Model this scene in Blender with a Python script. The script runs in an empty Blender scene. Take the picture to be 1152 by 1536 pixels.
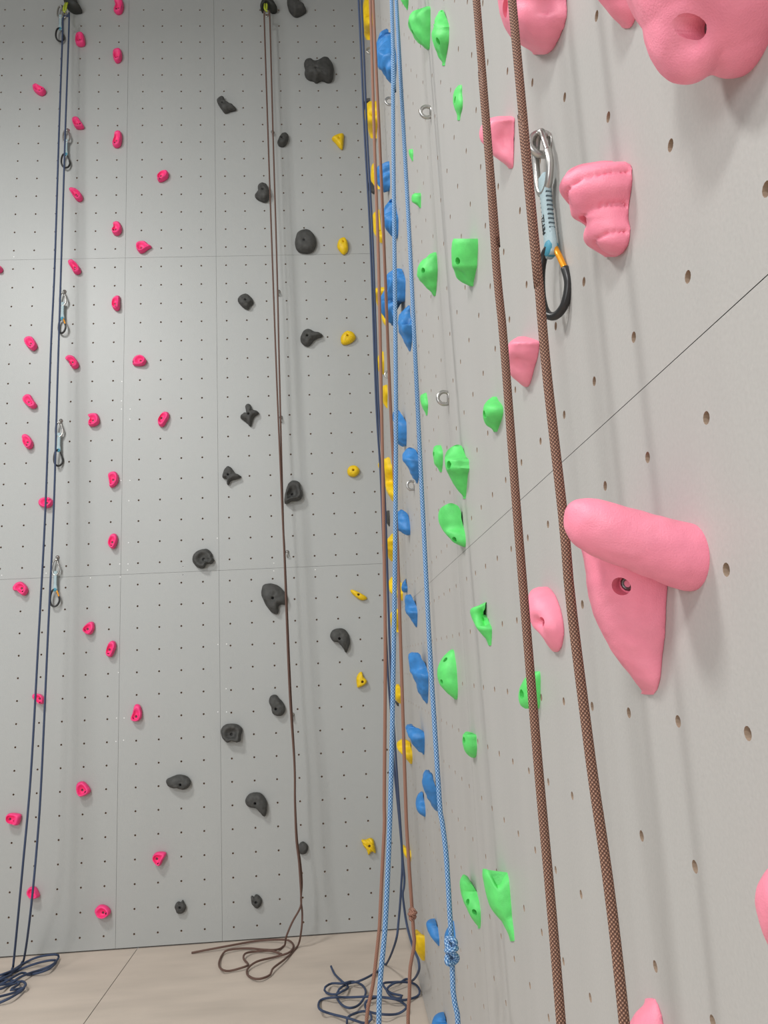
import bpy, bmesh, math, random
from mathutils import Vector, Matrix, noise

# World: back wall is the plane y = 0, right wall the plane x = 0, floor z = 0, all in metres.
SC = bpy.context.scene
COL = SC.collection

def catmull(pts, per, closed):
    """smooth curve through points of any dimension, `per` samples per span"""
    n = len(pts); out = []
    for i in range(n if closed else n - 1):
        if closed:
            p0, p1, p2, p3 = pts[i - 1], pts[i], pts[(i + 1) % n], pts[(i + 2) % n]
        else:
            p0, p1, p2, p3 = pts[max(i - 1, 0)], pts[i], pts[i + 1], pts[min(i + 2, n - 1)]
        for k in range(per):
            t = k / per; t2 = t * t; t3 = t2 * t
            out.append(tuple(.5 * (2 * b + (c - a) * t + (2 * a - 5 * b + 4 * c - d) * t2 + (3 * b - a - 3 * c + d) * t3)
                             for a, b, c, d in zip(p0, p1, p2, p3)))
    if not closed: out.append(tuple(pts[-1]))
    return out

def resample(pts, n, closed):
    """n points evenly spaced along a polyline"""
    P = list(pts) + ([pts[0]] if closed else [])
    acc = [0.0]
    for a, b in zip(P, P[1:]): acc.append(acc[-1] + math.dist(a, b))
    out = []; j = 0
    for i in range(n):
        s = acc[-1] * i / (n if closed else n - 1)
        while j < len(P) - 2 and acc[j + 1] < s: j += 1
        t = (s - acc[j]) / max(acc[j + 1] - acc[j], 1e-9)
        out.append(tuple(a + (b - a) * t for a, b in zip(P[j], P[j + 1])))
    return out

def loft_grid(rows, M, K, notch=None):
    """a hold on the side wall. rows, top to bottom: (y near foot, z near foot, z crest, outward reach, inner reach, y far foot, z far foot)"""
    R = resample(catmull([tuple(r) for r in rows], 6, False), M, False)
    grid = []
    for i, (yr, zr, zc, no, ni, yf, zf) in enumerate(R):
        no = max(no, .0012); ni = max(min(ni, no - .001), 0.0); ring = []
        for k in range(K + 1):
            t = math.pi * k / K; s = max(math.sin(t), 0)
            y = yr + (yf - yr) * (1 - math.cos(t)) / 2
            z = zr + (zf - zr) * (1 - math.cos(t)) / 2 + (zc - (zr + zf) / 2) * s
            if notch: z -= notch[0] * math.exp(-((min(t, math.pi - t) - notch[1]) / notch[2]) ** 2) * (1 - i / (M - 1)) ** 1.5
            ring.append((-(ni + (no - ni) * s ** .85), y, z))
        for k in range(1, 6):                                   # the side towards the wall
            q = k / 6
            ring.append((-(ni - .004 * math.sin(math.pi * q) if ni < .003 else ni + .0 * q), yf + (yr - yf) * q, zf + (zr - zf) * q))
        grid.append(ring)
    return grid

BACK_HOLDS = [
 ('hot_pink', 'pink hold touching the top edge of the photo, first of its column', 'pink holds of the left route on the back wall', [(-1.6532, 5.8978), (-1.6269, 5.9061), (-1.6039, 5.898), (-1.5894, 5.8464), (-1.6001, 5.7896), (-1.6307, 5.7787), (-1.6539, 5.803), (-1.6443, 5.8463)], (-1.6209, 5.8242), True, (-1.6308, 5.7945), 0.036, 'dish'),
 ('hot_pink', 'pink hold just right of the topmost quickdraw, below the left anchor', 'pink holds of the left route on the back wall', [(-1.8943, 5.6246), (-1.872, 5.6353), (-1.8492, 5.6246), (-1.8367, 5.5715), (-1.8383, 5.541), (-1.8639, 5.5305), (-1.8923, 5.5411), (-1.9001, 5.5848)], (-1.8701, 5.5806), True, None, 0.036, 'dish'),
 ('hot_pink', 'upright pink hold second from top in the straight right-hand column', 'pink holds of the left route on the back wall', [(-1.6525, 5.4958), (-1.6347, 5.5116), (-1.6098, 5.5116), (-1.5958, 5.4785), (-1.5974, 5.4324), (-1.614, 5.4087), (-1.6365, 5.4088), (-1.6517, 5.4457)], (-1.6222, 5.4482), True, (-1.6274, 5.4207), 0.036, 'dish'),
 ('hot_pink', 'lone pink hold high at far left, left of the dark rope', 'pink holds of the left route on the back wall', [(-2.1641, 5.2328), (-2.1458, 5.2495), (-2.1233, 5.2365), (-2.1006, 5.2196), (-2.079, 5.2002), (-2.0848, 5.1745), (-2.1065, 5.1631), (-2.1323, 5.1748), (-2.1551, 5.198)], (-2.1188, 5.2008), True, (-2.0942, 5.1929), 0.036, 'dish'),
 ('hot_pink', 'tilted pink hold directly above the second quickdraw', 'pink holds of the left route on the back wall', [(-1.9063, 4.9882), (-1.8902, 5.0046), (-1.868, 4.9993), (-1.8542, 4.9751), (-1.829, 4.9331), (-1.8385, 4.918), (-1.8771, 4.9183), (-1.8976, 4.9501)], (-1.8693, 4.9481), True, (-1.847, 4.934), 0.036, 'dish'),
 ('hot_pink', 'tall pink hold third from top in the straight right-hand column', 'pink holds of the left route on the back wall', [(-1.6285, 4.8908), (-1.601, 4.8969), (-1.5874, 4.8715), (-1.5889, 4.8211), (-1.5972, 4.7898), (-1.6191, 4.7774), (-1.6412, 4.7877), (-1.6439, 4.8153), (-1.6336, 4.8593)], (-1.6206, 4.8274), True, (-1.6256, 4.7935), 0.036, 'dish'),
 ('hot_pink', 'highest pink hold right of the first panel seam, stubby and alone', 'pink holds of the left route on the back wall', [(-1.3574, 4.575), (-1.3334, 4.5995), (-1.3003, 4.604), (-1.2882, 4.5865), (-1.2947, 4.5556), (-1.3221, 4.5349), (-1.3495, 4.5303), (-1.3595, 4.5502)], (-1.3367, 4.571), True, (-1.3398, 4.5365), 0.036, 'dish'),
 ('hot_pink', 'slanting oval pink hold below the second quickdraw', 'pink holds of the left route on the back wall', [(-1.9131, 4.4901), (-1.8829, 4.4933), (-1.8499, 4.4708), (-1.8274, 4.4339), (-1.8279, 4.4096), (-1.8481, 4.3977), (-1.8701, 4.4126), (-1.8925, 4.447)], (-1.8657, 4.4445), True, (-1.85, 4.4175), 0.036, 'dish'),
 ('hot_pink', 'rounded pink hold just above the upper horizontal seam', 'pink holds of the left route on the back wall', [(-1.6326, 4.2431), (-1.6188, 4.2549), (-1.5971, 4.2509), (-1.5805, 4.2181), (-1.5821, 4.1821), (-1.6012, 4.1597), (-1.6281, 4.165), (-1.6382, 4.1891), (-1.629, 4.219)], (-1.6154, 4.1977), True, (-1.6258, 4.1811), 0.036, 'dish'),
 ('hot_pink', 'pink hold with pointed right end, just right of the first panel seam', 'pink holds of the left route on the back wall', [(-1.4874, 4.0967), (-1.4714, 4.1143), (-1.4337, 4.1136), (-1.412, 4.0917), (-1.3914, 4.0758), (-1.4171, 4.0584), (-1.4385, 4.0398), (-1.4653, 4.0355), (-1.4849, 4.0609)], (-1.4558, 4.0683), True, (-1.4151, 4.0747), 0.036, 'dish'),
 ('hot_pink', 'slanting pink hold above the third quickdraw, under the horizontal seam', 'pink holds of the left route on the back wall', [(-1.9053, 3.9906), (-1.8843, 3.9985), (-1.8594, 3.9803), (-1.8341, 3.9445), (-1.825, 3.915), (-1.8415, 3.8978), (-1.8649, 3.9042), (-1.8849, 3.9397), (-1.9015, 3.9694)], (-1.8619, 3.9426), True, (-1.8537, 3.9132), 0.036, 'dish'),
 ('hot_pink', 'pink hold cut off by the left edge of the photo', 'pink holds of the left route on the back wall', [(-2.3386, 3.9606), (-2.3123, 3.9601), (-2.301, 3.94), (-2.3107, 3.9216), (-2.3369, 3.9221)], (-2.3199, 3.9409), False, None, 0.036, 'dish'),
 ('hot_pink', 'pink hold with flat right side, first below the horizontal seam in its column', 'pink holds of the left route on the back wall', [(-1.6266, 3.7302), (-1.6035, 3.7471), (-1.5844, 3.7431), (-1.5839, 3.7061), (-1.5853, 3.6599), (-1.6042, 3.6488), (-1.6255, 3.6666), (-1.6314, 3.7014)], (-1.6118, 3.6931), True, (-1.5998, 3.6617), 0.036, 'dish'),
 ('hot_pink', 'pink hold left of the rope, uppermost of three close together', 'pink holds of the left route on the back wall', [(-2.153, 3.4802), (-2.1328, 3.4943), (-2.1068, 3.488), (-2.085, 3.4558), (-2.0747, 3.4274), (-2.0883, 3.4031), (-2.1069, 3.4025), (-2.1357, 3.4291), (-2.1522, 3.4576)], (-2.1111, 3.4448), True, (-2.106, 3.4177), 0.036, 'dish'),
 ('hot_pink', 'kinked pink hold below the third quickdraw', 'pink holds of the left route on the back wall', [(-1.9049, 3.3499), (-1.8908, 3.3641), (-1.8649, 3.3623), (-1.8437, 3.3427), (-1.8242, 3.3086), (-1.8288, 3.283), (-1.8523, 3.2759), (-1.8703, 3.2931), (-1.8793, 3.3213), (-1.9004, 3.3364)], (-1.8597, 3.3171), True, (-1.8569, 3.287), 0.036, 'dish'),
 ('hot_pink', 'wide flat pink hold beside the first panel seam, left screw hole', 'pink holds of the left route on the back wall', [(-1.5002, 3.3276), (-1.4796, 3.3496), (-1.4482, 3.3521), (-1.424, 3.3312), (-1.4196, 3.3086), (-1.4372, 3.2866), (-1.4789, 3.2844), (-1.4999, 3.2939)], (-1.4519, 3.3159), True, (-1.4914, 3.3047), 0.036, 'dish'),
 ('hot_pink', 'pink hold left of the rope, middle of three close together', 'pink holds of the left route on the back wall', [(-2.1494, 3.1023), (-2.1297, 3.1215), (-2.1041, 3.1174), (-2.0878, 3.0895), (-2.0642, 3.0538), (-2.0707, 3.0344), (-2.096, 3.0319), (-2.1274, 3.058), (-2.1465, 3.0804)], (-2.1112, 3.0708), True, (-2.0811, 3.0513), 0.036, 'dish'),
 ('hot_pink', 'notched pink hold right of the fourth quickdraw', 'pink holds of the left route on the back wall', [(-1.7632, 2.9812), (-1.7378, 2.9913), (-1.707, 2.9849), (-1.694, 2.9517), (-1.6976, 2.9247), (-1.7208, 2.9092), (-1.7515, 2.9101), (-1.7551, 2.9374), (-1.7474, 2.9589)], (-1.731, 2.9435), True, (-1.7387, 2.9199), 0.036, 'dish'),
 ('hot_pink', 'leaning pink hold furthest right at mid height of the wall', 'pink holds of the left route on the back wall', [(-1.326, 2.9728), (-1.3053, 2.9864), (-1.2846, 2.9792), (-1.2804, 2.955), (-1.2948, 2.9226), (-1.3153, 2.8927), (-1.338, 2.8967), (-1.3443, 2.9242), (-1.3362, 2.9513)], (-1.3259, 2.9459), True, (-1.3278, 2.911), 0.036, 'dish'),
 ('hot_pink', 'pink hold left of the rope, lowest of three close together', 'pink holds of the left route on the back wall', [(-2.1436, 2.8637), (-2.1258, 2.8738), (-2.1, 2.8569), (-2.0785, 2.8186), (-2.0815, 2.7887), (-2.1022, 2.7788), (-2.1198, 2.7933), (-2.1371, 2.8259)], (-2.1093, 2.8203), True, (-2.1044, 2.7955), 0.036, 'dish'),
 ('hot_pink', 'broad upright pink hold level with the fourth quickdraw bottom, near the seam', 'pink holds of the left route on the back wall', [(-1.6369, 2.6062), (-1.619, 2.6235), (-1.5937, 2.6226), (-1.5781, 2.5988), (-1.5795, 2.5565), (-1.6024, 2.5309), (-1.6225, 2.5285), (-1.628, 2.5583)], (-1.6055, 2.5722), True, (-1.6172, 2.5442), 0.036, 'dish'),
 ('hot_pink', 'wide pink hold behind the two dark rope strands at mid wall', 'pink holds of the left route on the back wall', [(-2.0344, 2.4633), (-2.017, 2.4803), (-1.9772, 2.482), (-1.9517, 2.4601), (-1.9559, 2.4364), (-1.9802, 2.4186), (-2.0102, 2.4239), (-2.0316, 2.4392)], (-1.9838, 2.447), True, (-1.9614, 2.4607), 0.036, 'dish'),
 ('hot_pink', 'oval pink hold just above the lower horizontal seam', 'pink holds of the left route on the back wall', [(-1.6206, 2.2358), (-1.6029, 2.2505), (-1.5829, 2.2446), (-1.5755, 2.2186), (-1.5839, 2.1779), (-1.5995, 2.1601), (-1.6196, 2.1722), (-1.629, 2.2002)], (-1.6055, 2.1989), True, (-1.6032, 2.1753), 0.036, 'dish'),
 ('hot_pink', 'hooked pink hold left of the lowest quickdraw', 'pink holds of the left route on the back wall', [(-2.1608, 1.9648), (-2.1422, 1.987), (-2.1131, 1.9897), (-2.0829, 1.9614), (-2.077, 1.9313), (-2.0956, 1.9092), (-2.1174, 1.9231), (-2.1355, 1.9388), (-2.157, 1.9428)], (-2.1101, 1.9518), True, (-2.0958, 1.9313), 0.036, 'dish'),
 ('hot_pink', 'egg-shaped pink hold below the lower seam, upper left of a pair', 'pink holds of the left route on the back wall', [(-1.7503, 1.7235), (-1.7264, 1.7431), (-1.702, 1.739), (-1.6984, 1.7063), (-1.7105, 1.6775), (-1.7297, 1.6705), (-1.7543, 1.6874), (-1.7615, 1.7044)], (-1.7354, 1.7028), True, (-1.7497, 1.6956), 0.036, 'dish'),
 ('hot_pink', 'narrow leaning pink hold below the lower seam, lower right of a pair', 'pink holds of the left route on the back wall', [(-1.617, 1.6143), (-1.5979, 1.631), (-1.5783, 1.6223), (-1.575, 1.5977), (-1.587, 1.5593), (-1.6013, 1.5396), (-1.6227, 1.5464), (-1.6289, 1.571)], (-1.61, 1.5807), True, (-1.6115, 1.5565), 0.036, 'dish'),
 ('hot_pink', 'pink hold behind the rope below the lowest quickdraw', 'pink holds of the left route on the back wall', [(-2.0316, 1.3508), (-2.0138, 1.3584), (-1.985, 1.3513), (-1.9653, 1.3284), (-1.9645, 1.3047), (-1.9833, 1.2991), (-2.0076, 1.3164), (-2.0271, 1.3316)], (-1.9895, 1.3282), True, (-1.9775, 1.3077), 0.036, 'dish'),
 ('hot_pink', 'tall bell-shaped pink hold with both bolt holes at its foot', 'pink holds of the left route on the back wall', [(-1.4673, 1.2649), (-1.4511, 1.2716), (-1.4337, 1.2584), (-1.4256, 1.22), (-1.433, 1.1873), (-1.4568, 1.1772), (-1.4808, 1.1832), (-1.4858, 1.1995), (-1.4756, 1.2321)], (-1.4577, 1.2033), True, (-1.4729, 1.1947), 0.036, 'dish'),
 ('hot_pink', 'chunky pink hold low on the wall, between rope and first seam', 'pink holds of the left route on the back wall', [(-1.7727, 0.8633), (-1.7448, 0.8727), (-1.721, 0.8559), (-1.6997, 0.8227), (-1.7106, 0.8051), (-1.7476, 0.7927), (-1.7667, 0.8083), (-1.7767, 0.8362)], (-1.7443, 0.8268), True, (-1.7198, 0.8181), 0.04, 'dish'),
 ('hot_pink', 'boxy pink hold low at far left, left of the rope', 'pink holds of the left route on the back wall', [(-2.1419, 0.7217), (-2.1164, 0.7292), (-2.0718, 0.7194), (-2.0683, 0.6995), (-2.079, 0.6661), (-2.1003, 0.6701), (-2.1237, 0.6804), (-2.1428, 0.6994)], (-2.1259, 0.6984), True, (-2.098, 0.6888), 0.04, 'dish'),
 ('hot_pink', 'pink hold between the two lowest dark holds and the first seam', 'pink holds of the left route on the back wall', [(-1.3589, 0.4653), (-1.3376, 0.4818), (-1.2957, 0.4792), (-1.2882, 0.4654), (-1.3048, 0.4398), (-1.3186, 0.4123), (-1.3345, 0.4168), (-1.3606, 0.4432)], (-1.3388, 0.4469), True, (-1.3257, 0.4266), 0.04, 'dish'),
 ('hot_pink', 'lowest pink hold behind the rope, just above the floor', 'pink holds of the left route on the back wall', [(-2.0194, 0.335), (-2.0016, 0.3469), (-1.9787, 0.3411), (-1.9624, 0.314), (-1.9563, 0.2963), (-1.9679, 0.2901), (-1.9997, 0.2921), (-2.0213, 0.3134)], (-1.9923, 0.3186), True, None, 0.04, 'dish'),
 ('hot_pink', 'lowest pink hold overall, round, right of the rope near the floor', 'pink holds of the left route on the back wall', [(-1.6631, 0.2128), (-1.6389, 0.2328), (-1.6068, 0.2265), (-1.5835, 0.2033), (-1.5859, 0.1819), (-1.6149, 0.1691), (-1.6469, 0.1746), (-1.6628, 0.1955)], (-1.6206, 0.1931), True, (-1.5978, 0.1942), 0.04, 'dish'),
 ('charcoal', 'dark hold cut by the top edge, right of the middle anchor', 'dark grey holds of the middle route on the back wall', [(-0.4932, 5.9059), (-0.4572, 5.9335), (-0.417, 5.8992), (-0.4128, 5.8374), (-0.369, 5.8101), (-0.3791, 5.7854), (-0.4386, 5.7554), (-0.4786, 5.7894), (-0.4949, 5.8372)], (-0.4378, 5.8393), False, None, 0.07, 'rock'),
 ('charcoal', 'big lumpy dark hold with two humps, highest whole one on the right', 'dark grey holds of the middle route on the back wall', [(-0.3968, 5.3743), (-0.3901, 5.4074), (-0.3666, 5.418), (-0.3383, 5.4006), (-0.2979, 5.3979), (-0.2681, 5.4204), (-0.2332, 5.423), (-0.2055, 5.3869), (-0.1998, 5.3206), (-0.2101, 5.2612), (-0.2394, 5.2482), (-0.2678, 5.2615), (-0.2908, 5.2616), (-0.3201, 5.2459), (-0.3392, 5.2618), (-0.3711, 5.2711), (-0.3955, 5.3016), (-0.3897, 5.3411)], (-0.3176, 5.303), True, None, 0.085, 'rock'),
 ('charcoal', 'dark wedge hold pointing right, left of the middle rope near the top', 'dark grey holds of the middle route on the back wall', [(-0.9741, 5.1187), (-0.9569, 5.1471), (-0.932, 5.1404), (-0.9177, 5.1053), (-0.8784, 5.0792), (-0.8482, 5.0493), (-0.8845, 5.0367), (-0.9219, 5.0241), (-0.9465, 5.0539), (-0.9687, 5.0927)], (-0.9365, 5.0761), True, None, 0.05, 'rock'),
 ('charcoal', 'small dark hold just right of the upper hanger on the middle rope', 'dark grey holds of the middle route on the back wall', [(-0.5599, 4.8582), (-0.5369, 4.8746), (-0.5168, 4.8642), (-0.5142, 4.8323), (-0.5276, 4.7942), (-0.5506, 4.7754), (-0.5787, 4.7807), (-0.5871, 4.8075), (-0.5718, 4.8328)], (-0.5566, 4.8171), True, None, 0.05, 'rock'),
 ('charcoal', 'dark lobed hold touching the middle rope from the left, above the seam', 'dark grey holds of the middle route on the back wall', [(-0.719, 4.4877), (-0.6962, 4.5147), (-0.6686, 4.5019), (-0.6483, 4.4619), (-0.646, 4.4124), (-0.6656, 4.3758), (-0.6988, 4.38), (-0.7338, 4.4014), (-0.74, 4.4261), (-0.7196, 4.4505)], (-0.6851, 4.4435), True, None, 0.055, 'rock'),
 ('charcoal', 'smooth round dark hold with a central bolt hole', 'dark grey holds of the middle route on the back wall', [(-0.4717, 4.1578), (-0.4269, 4.1776), (-0.3886, 4.1648), (-0.3601, 4.1194), (-0.3564, 4.065), (-0.382, 4.0209), (-0.4263, 4.0109), (-0.4754, 4.0251), (-0.4927, 4.0735), (-0.4859, 4.1217)], (-0.4323, 4.0818), True, None, 0.06, 'dome'),
 ('charcoal', 'rough dark hold left of the middle rope, level with a hanger', 'dark grey holds of the middle route on the back wall', [(-0.8576, 3.7111), (-0.8356, 3.7375), (-0.8032, 3.7415), (-0.7713, 3.715), (-0.7622, 3.6798), (-0.783, 3.6569), (-0.7973, 3.6375), (-0.8261, 3.6521), (-0.8526, 3.6819)], (-0.8081, 3.6905), True, None, 0.045, 'rock'),
 ('charcoal', 'dark hold with beak pointing right, beside a yellow grooved hold', 'dark grey holds of the middle route on the back wall', [(-0.4699, 3.4575), (-0.4528, 3.4893), (-0.4202, 3.4978), (-0.3831, 3.4783), (-0.3457, 3.4659), (-0.3366, 3.4483), (-0.3628, 3.4375), (-0.3903, 3.421), (-0.4182, 3.3896), (-0.4399, 3.3833), (-0.4662, 3.4), (-0.4761, 3.4289)], (-0.4322, 3.4407), True, None, 0.05, 'rock'),
 ('charcoal', 'dark star-shaped hold with four arms', 'dark grey holds of the middle route on the back wall', [(-0.8231, 3.0056), (-0.8092, 3.0218), (-0.7905, 3.0135), (-0.7837, 2.9823), (-0.7576, 2.9759), (-0.74, 2.9588), (-0.7687, 2.9377), (-0.7818, 2.9051), (-0.7928, 2.8748), (-0.8164, 2.9008), (-0.837, 2.9179), (-0.8545, 2.9349), (-0.8364, 2.9597), (-0.8175, 2.9635)], (-0.8017, 2.9494), True, None, 0.045, 'rock'),
 ('charcoal', 'dark three-pointed hold below the star-shaped one', 'dark grey holds of the middle route on the back wall', [(-0.9549, 2.6129), (-0.931, 2.6335), (-0.9085, 2.6188), (-0.8882, 2.5892), (-0.8525, 2.5665), (-0.8784, 2.5514), (-0.9145, 2.5421), (-0.9302, 2.5172), (-0.9404, 2.5271), (-0.9401, 2.5537), (-0.9646, 2.5652)], (-0.928, 2.575), True, None, 0.045, 'rock'),
 ('charcoal', 'dark scooped hold right of the middle rope at mid wall', 'dark grey holds of the middle route on the back wall', [(-0.5801, 2.4967), (-0.5639, 2.5228), (-0.5378, 2.5314), (-0.5071, 2.5175), (-0.4998, 2.4831), (-0.4904, 2.453), (-0.4975, 2.4193), (-0.5207, 2.4043), (-0.5568, 2.4025), (-0.5932, 2.388), (-0.6008, 2.4126), (-0.5946, 2.4547)], (-0.5527, 2.4425), True, None, 0.06, 'rockdish'),
 ('charcoal', 'dark hold resting just above the lower horizontal seam', 'dark grey holds of the middle route on the back wall', [(-1.1437, 2.0821), (-1.1299, 2.1164), (-1.0957, 2.1359), (-1.0558, 2.1354), (-1.0298, 2.1064), (-1.0276, 2.0854), (-1.0164, 2.0687), (-1.0336, 2.0486), (-1.062, 2.0474), (-1.0792, 2.0239), (-1.1132, 2.0311), (-1.1358, 2.0529)], (-1.077, 2.0755), True, None, 0.045, 'rockdish'),
 ('charcoal', 'large dark shell-shaped hold under the middle rope, below the lower seam', 'dark grey holds of the middle route on the back wall', [(-0.7479, 1.8749), (-0.7335, 1.9109), (-0.6934, 1.9195), (-0.6425, 1.8989), (-0.607, 1.8572), (-0.5955, 1.8166), (-0.6087, 1.7921), (-0.6451, 1.7903), (-0.6554, 1.7396), (-0.6858, 1.7467), (-0.719, 1.788), (-0.7407, 1.8345)], (-0.6795, 1.8308), True, None, 0.05, 'rock'),
 ('charcoal', 'dark comma-shaped hold right of the middle rope, near yellow holds', 'dark grey holds of the middle route on the back wall', [(-0.3576, 1.5959), (-0.345, 1.6291), (-0.3081, 1.6421), (-0.2686, 1.6312), (-0.2463, 1.5906), (-0.2458, 1.5456), (-0.2681, 1.4996), (-0.2841, 1.525), (-0.3112, 1.5599), (-0.3393, 1.5669)], (-0.3035, 1.5806), True, None, 0.05, 'rock'),
 ('charcoal', 'dark slanted oval hold left of the middle rope, low on the wall', 'dark grey holds of the middle route on the back wall', [(-0.7167, 1.2591), (-0.7018, 1.2802), (-0.674, 1.2809), (-0.6577, 1.2616), (-0.6307, 1.2275), (-0.626, 1.1947), (-0.6433, 1.1685), (-0.671, 1.1667), (-0.6984, 1.1822), (-0.7032, 1.2149), (-0.7138, 1.2372)], (-0.677, 1.2055), True, None, 0.042, 'rock'),
 ('charcoal', 'dark horseshoe-like hold just right of the second panel seam', 'dark grey holds of the middle route on the back wall', [(-0.9888, 1.1008), (-0.9743, 1.1268), (-0.9413, 1.138), (-0.8975, 1.1335), (-0.8682, 1.1051), (-0.8764, 1.0681), (-0.8823, 1.0364), (-0.9096, 1.0411), (-0.926, 1.0441), (-0.9534, 1.0371), (-0.9804, 1.063)], (-0.9271, 1.0794), True, None, 0.05, 'rockdish'),
 ('charcoal', 'wide flat dark hold, furthest left of the dark ones', 'dark grey holds of the middle route on the back wall', [(-1.2898, 0.8535), (-1.263, 0.8676), (-1.2199, 0.8788), (-1.1769, 0.868), (-1.1554, 0.8407), (-1.1662, 0.81), (-1.1984, 0.7963), (-1.2306, 0.8106), (-1.2628, 0.8103), (-1.2865, 0.8304)], (-1.2067, 0.8277), True, None, 0.05, 'rock'),
 ('charcoal', 'dark comma-shaped hold left of the middle rope, low on the wall', 'dark grey holds of the middle route on the back wall', [(-0.8569, 0.7248), (-0.8373, 0.7539), (-0.799, 0.7609), (-0.7657, 0.7498), (-0.7406, 0.7135), (-0.7387, 0.6677), (-0.7518, 0.6302), (-0.7725, 0.6469), (-0.8005, 0.6758), (-0.829, 0.6821), (-0.8526, 0.6971)], (-0.8005, 0.7072), True, None, 0.05, 'rock'),
 ('charcoal', 'small dark hold tucked behind the middle rope near its foot', 'dark grey holds of the middle route on the back wall', [(-0.5674, 0.4751), (-0.5481, 0.4857), (-0.5246, 0.4726), (-0.5186, 0.4497), (-0.5308, 0.4261), (-0.5547, 0.4204), (-0.5733, 0.435), (-0.5774, 0.4577)], (-0.5494, 0.4528), False, None, 0.035, 'rock'),
 ('charcoal', 'left one of the two lowest small dark holds above the floor', 'dark grey holds of the middle route on the back wall', [(-1.2397, 0.2066), (-1.2277, 0.2215), (-1.2111, 0.2178), (-1.2018, 0.2286), (-1.1926, 0.214), (-1.1824, 0.1942), (-1.1926, 0.1688), (-1.2138, 0.1597), (-1.2323, 0.167), (-1.2425, 0.1893)], (-1.2122, 0.1958), True, None, 0.032, 'rock'),
 ('charcoal', 'right one of the two lowest small dark holds, nearer the rope', 'dark grey holds of the middle route on the back wall', [(-0.8355, 0.2202), (-0.8298, 0.226), (-0.8206, 0.2192), (-0.8091, 0.2317), (-0.7905, 0.2235), (-0.776, 0.1989), (-0.784, 0.1731), (-0.8011, 0.1602), (-0.8196, 0.1693), (-0.8331, 0.1937)], (-0.807, 0.1961), True, None, 0.032, 'rock'),
 ('yellow', 'triangular yellow hold, highest on the back wall', 'small yellow holds on the back wall by the corner', [(-0.2316, 4.8321), (-0.1907, 4.8574), (-0.1528, 4.8634), (-0.152, 4.825), (-0.1628, 4.7522), (-0.1829, 4.7614), (-0.21, 4.7999)], (-0.1842, 4.8179), True, None, 0.04, 'dome'),
 ('yellow', 'plump yellow hold right of the smooth round dark hold', 'small yellow holds on the back wall by the corner', [(-0.2022, 4.1086), (-0.1741, 4.1166), (-0.1616, 4.0957), (-0.1539, 4.0652), (-0.1578, 4.023), (-0.1842, 3.9994), (-0.211, 4.024), (-0.2242, 4.0544), (-0.2173, 4.0906)], (-0.1845, 4.0782), True, None, 0.04, 'dome'),
 ('yellow', 'grooved yellow hold right of the beaked dark hold', 'small yellow holds on the back wall by the corner', [(-0.2247, 3.4354), (-0.205, 3.4661), (-0.1774, 3.4782), (-0.1455, 3.4623), (-0.1315, 3.433), (-0.1533, 3.4048), (-0.1919, 3.3885), (-0.2208, 3.395)], (-0.1823, 3.4404), True, None, 0.04, 'groove'),
 ('yellow', 'round yellow knob hold at mid wall near the corner', 'small yellow holds on the back wall by the corner', [(-0.2151, 2.5924), (-0.1965, 2.6102), (-0.1651, 2.609), (-0.1441, 2.5845), (-0.1515, 2.5578), (-0.1784, 2.5405), (-0.2095, 2.5491), (-0.2191, 2.571)], (-0.1822, 2.578), True, None, 0.04, 'dome'),
 ('yellow', 'thin slanting yellow hold just below the lower seam', 'small yellow holds on the back wall by the corner', [(-0.2285, 1.8584), (-0.2133, 1.8612), (-0.1737, 1.8409), (-0.1345, 1.8138), (-0.1409, 1.7992), (-0.1698, 1.7982), (-0.1979, 1.8167), (-0.2222, 1.8408)], (-0.1824, 1.8303), True, None, 0.03, 'dome'),
 ('yellow', 'small pointed yellow hold right of the dark comma-shaped hold', 'small yellow holds on the back wall by the corner', [(-0.1992, 1.3814), (-0.182, 1.3861), (-0.1773, 1.3637), (-0.1559, 1.335), (-0.1682, 1.3135), (-0.2084, 1.2989), (-0.2144, 1.3158), (-0.2151, 1.3545)], (-0.1812, 1.3309), True, None, 0.035, 'dome'),
 ('yellow', 'spiky yellow hold, lowest on the back wall', 'small yellow holds on the back wall by the corner', [(-0.2241, 0.4761), (-0.1998, 0.4762), (-0.1793, 0.4832), (-0.1594, 0.4765), (-0.1546, 0.4545), (-0.1484, 0.4026), (-0.1681, 0.4119), (-0.189, 0.3959), (-0.1966, 0.419), (-0.2155, 0.4473)], (-0.1813, 0.4449), True, None, 0.035, 'groove'),
]
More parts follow.
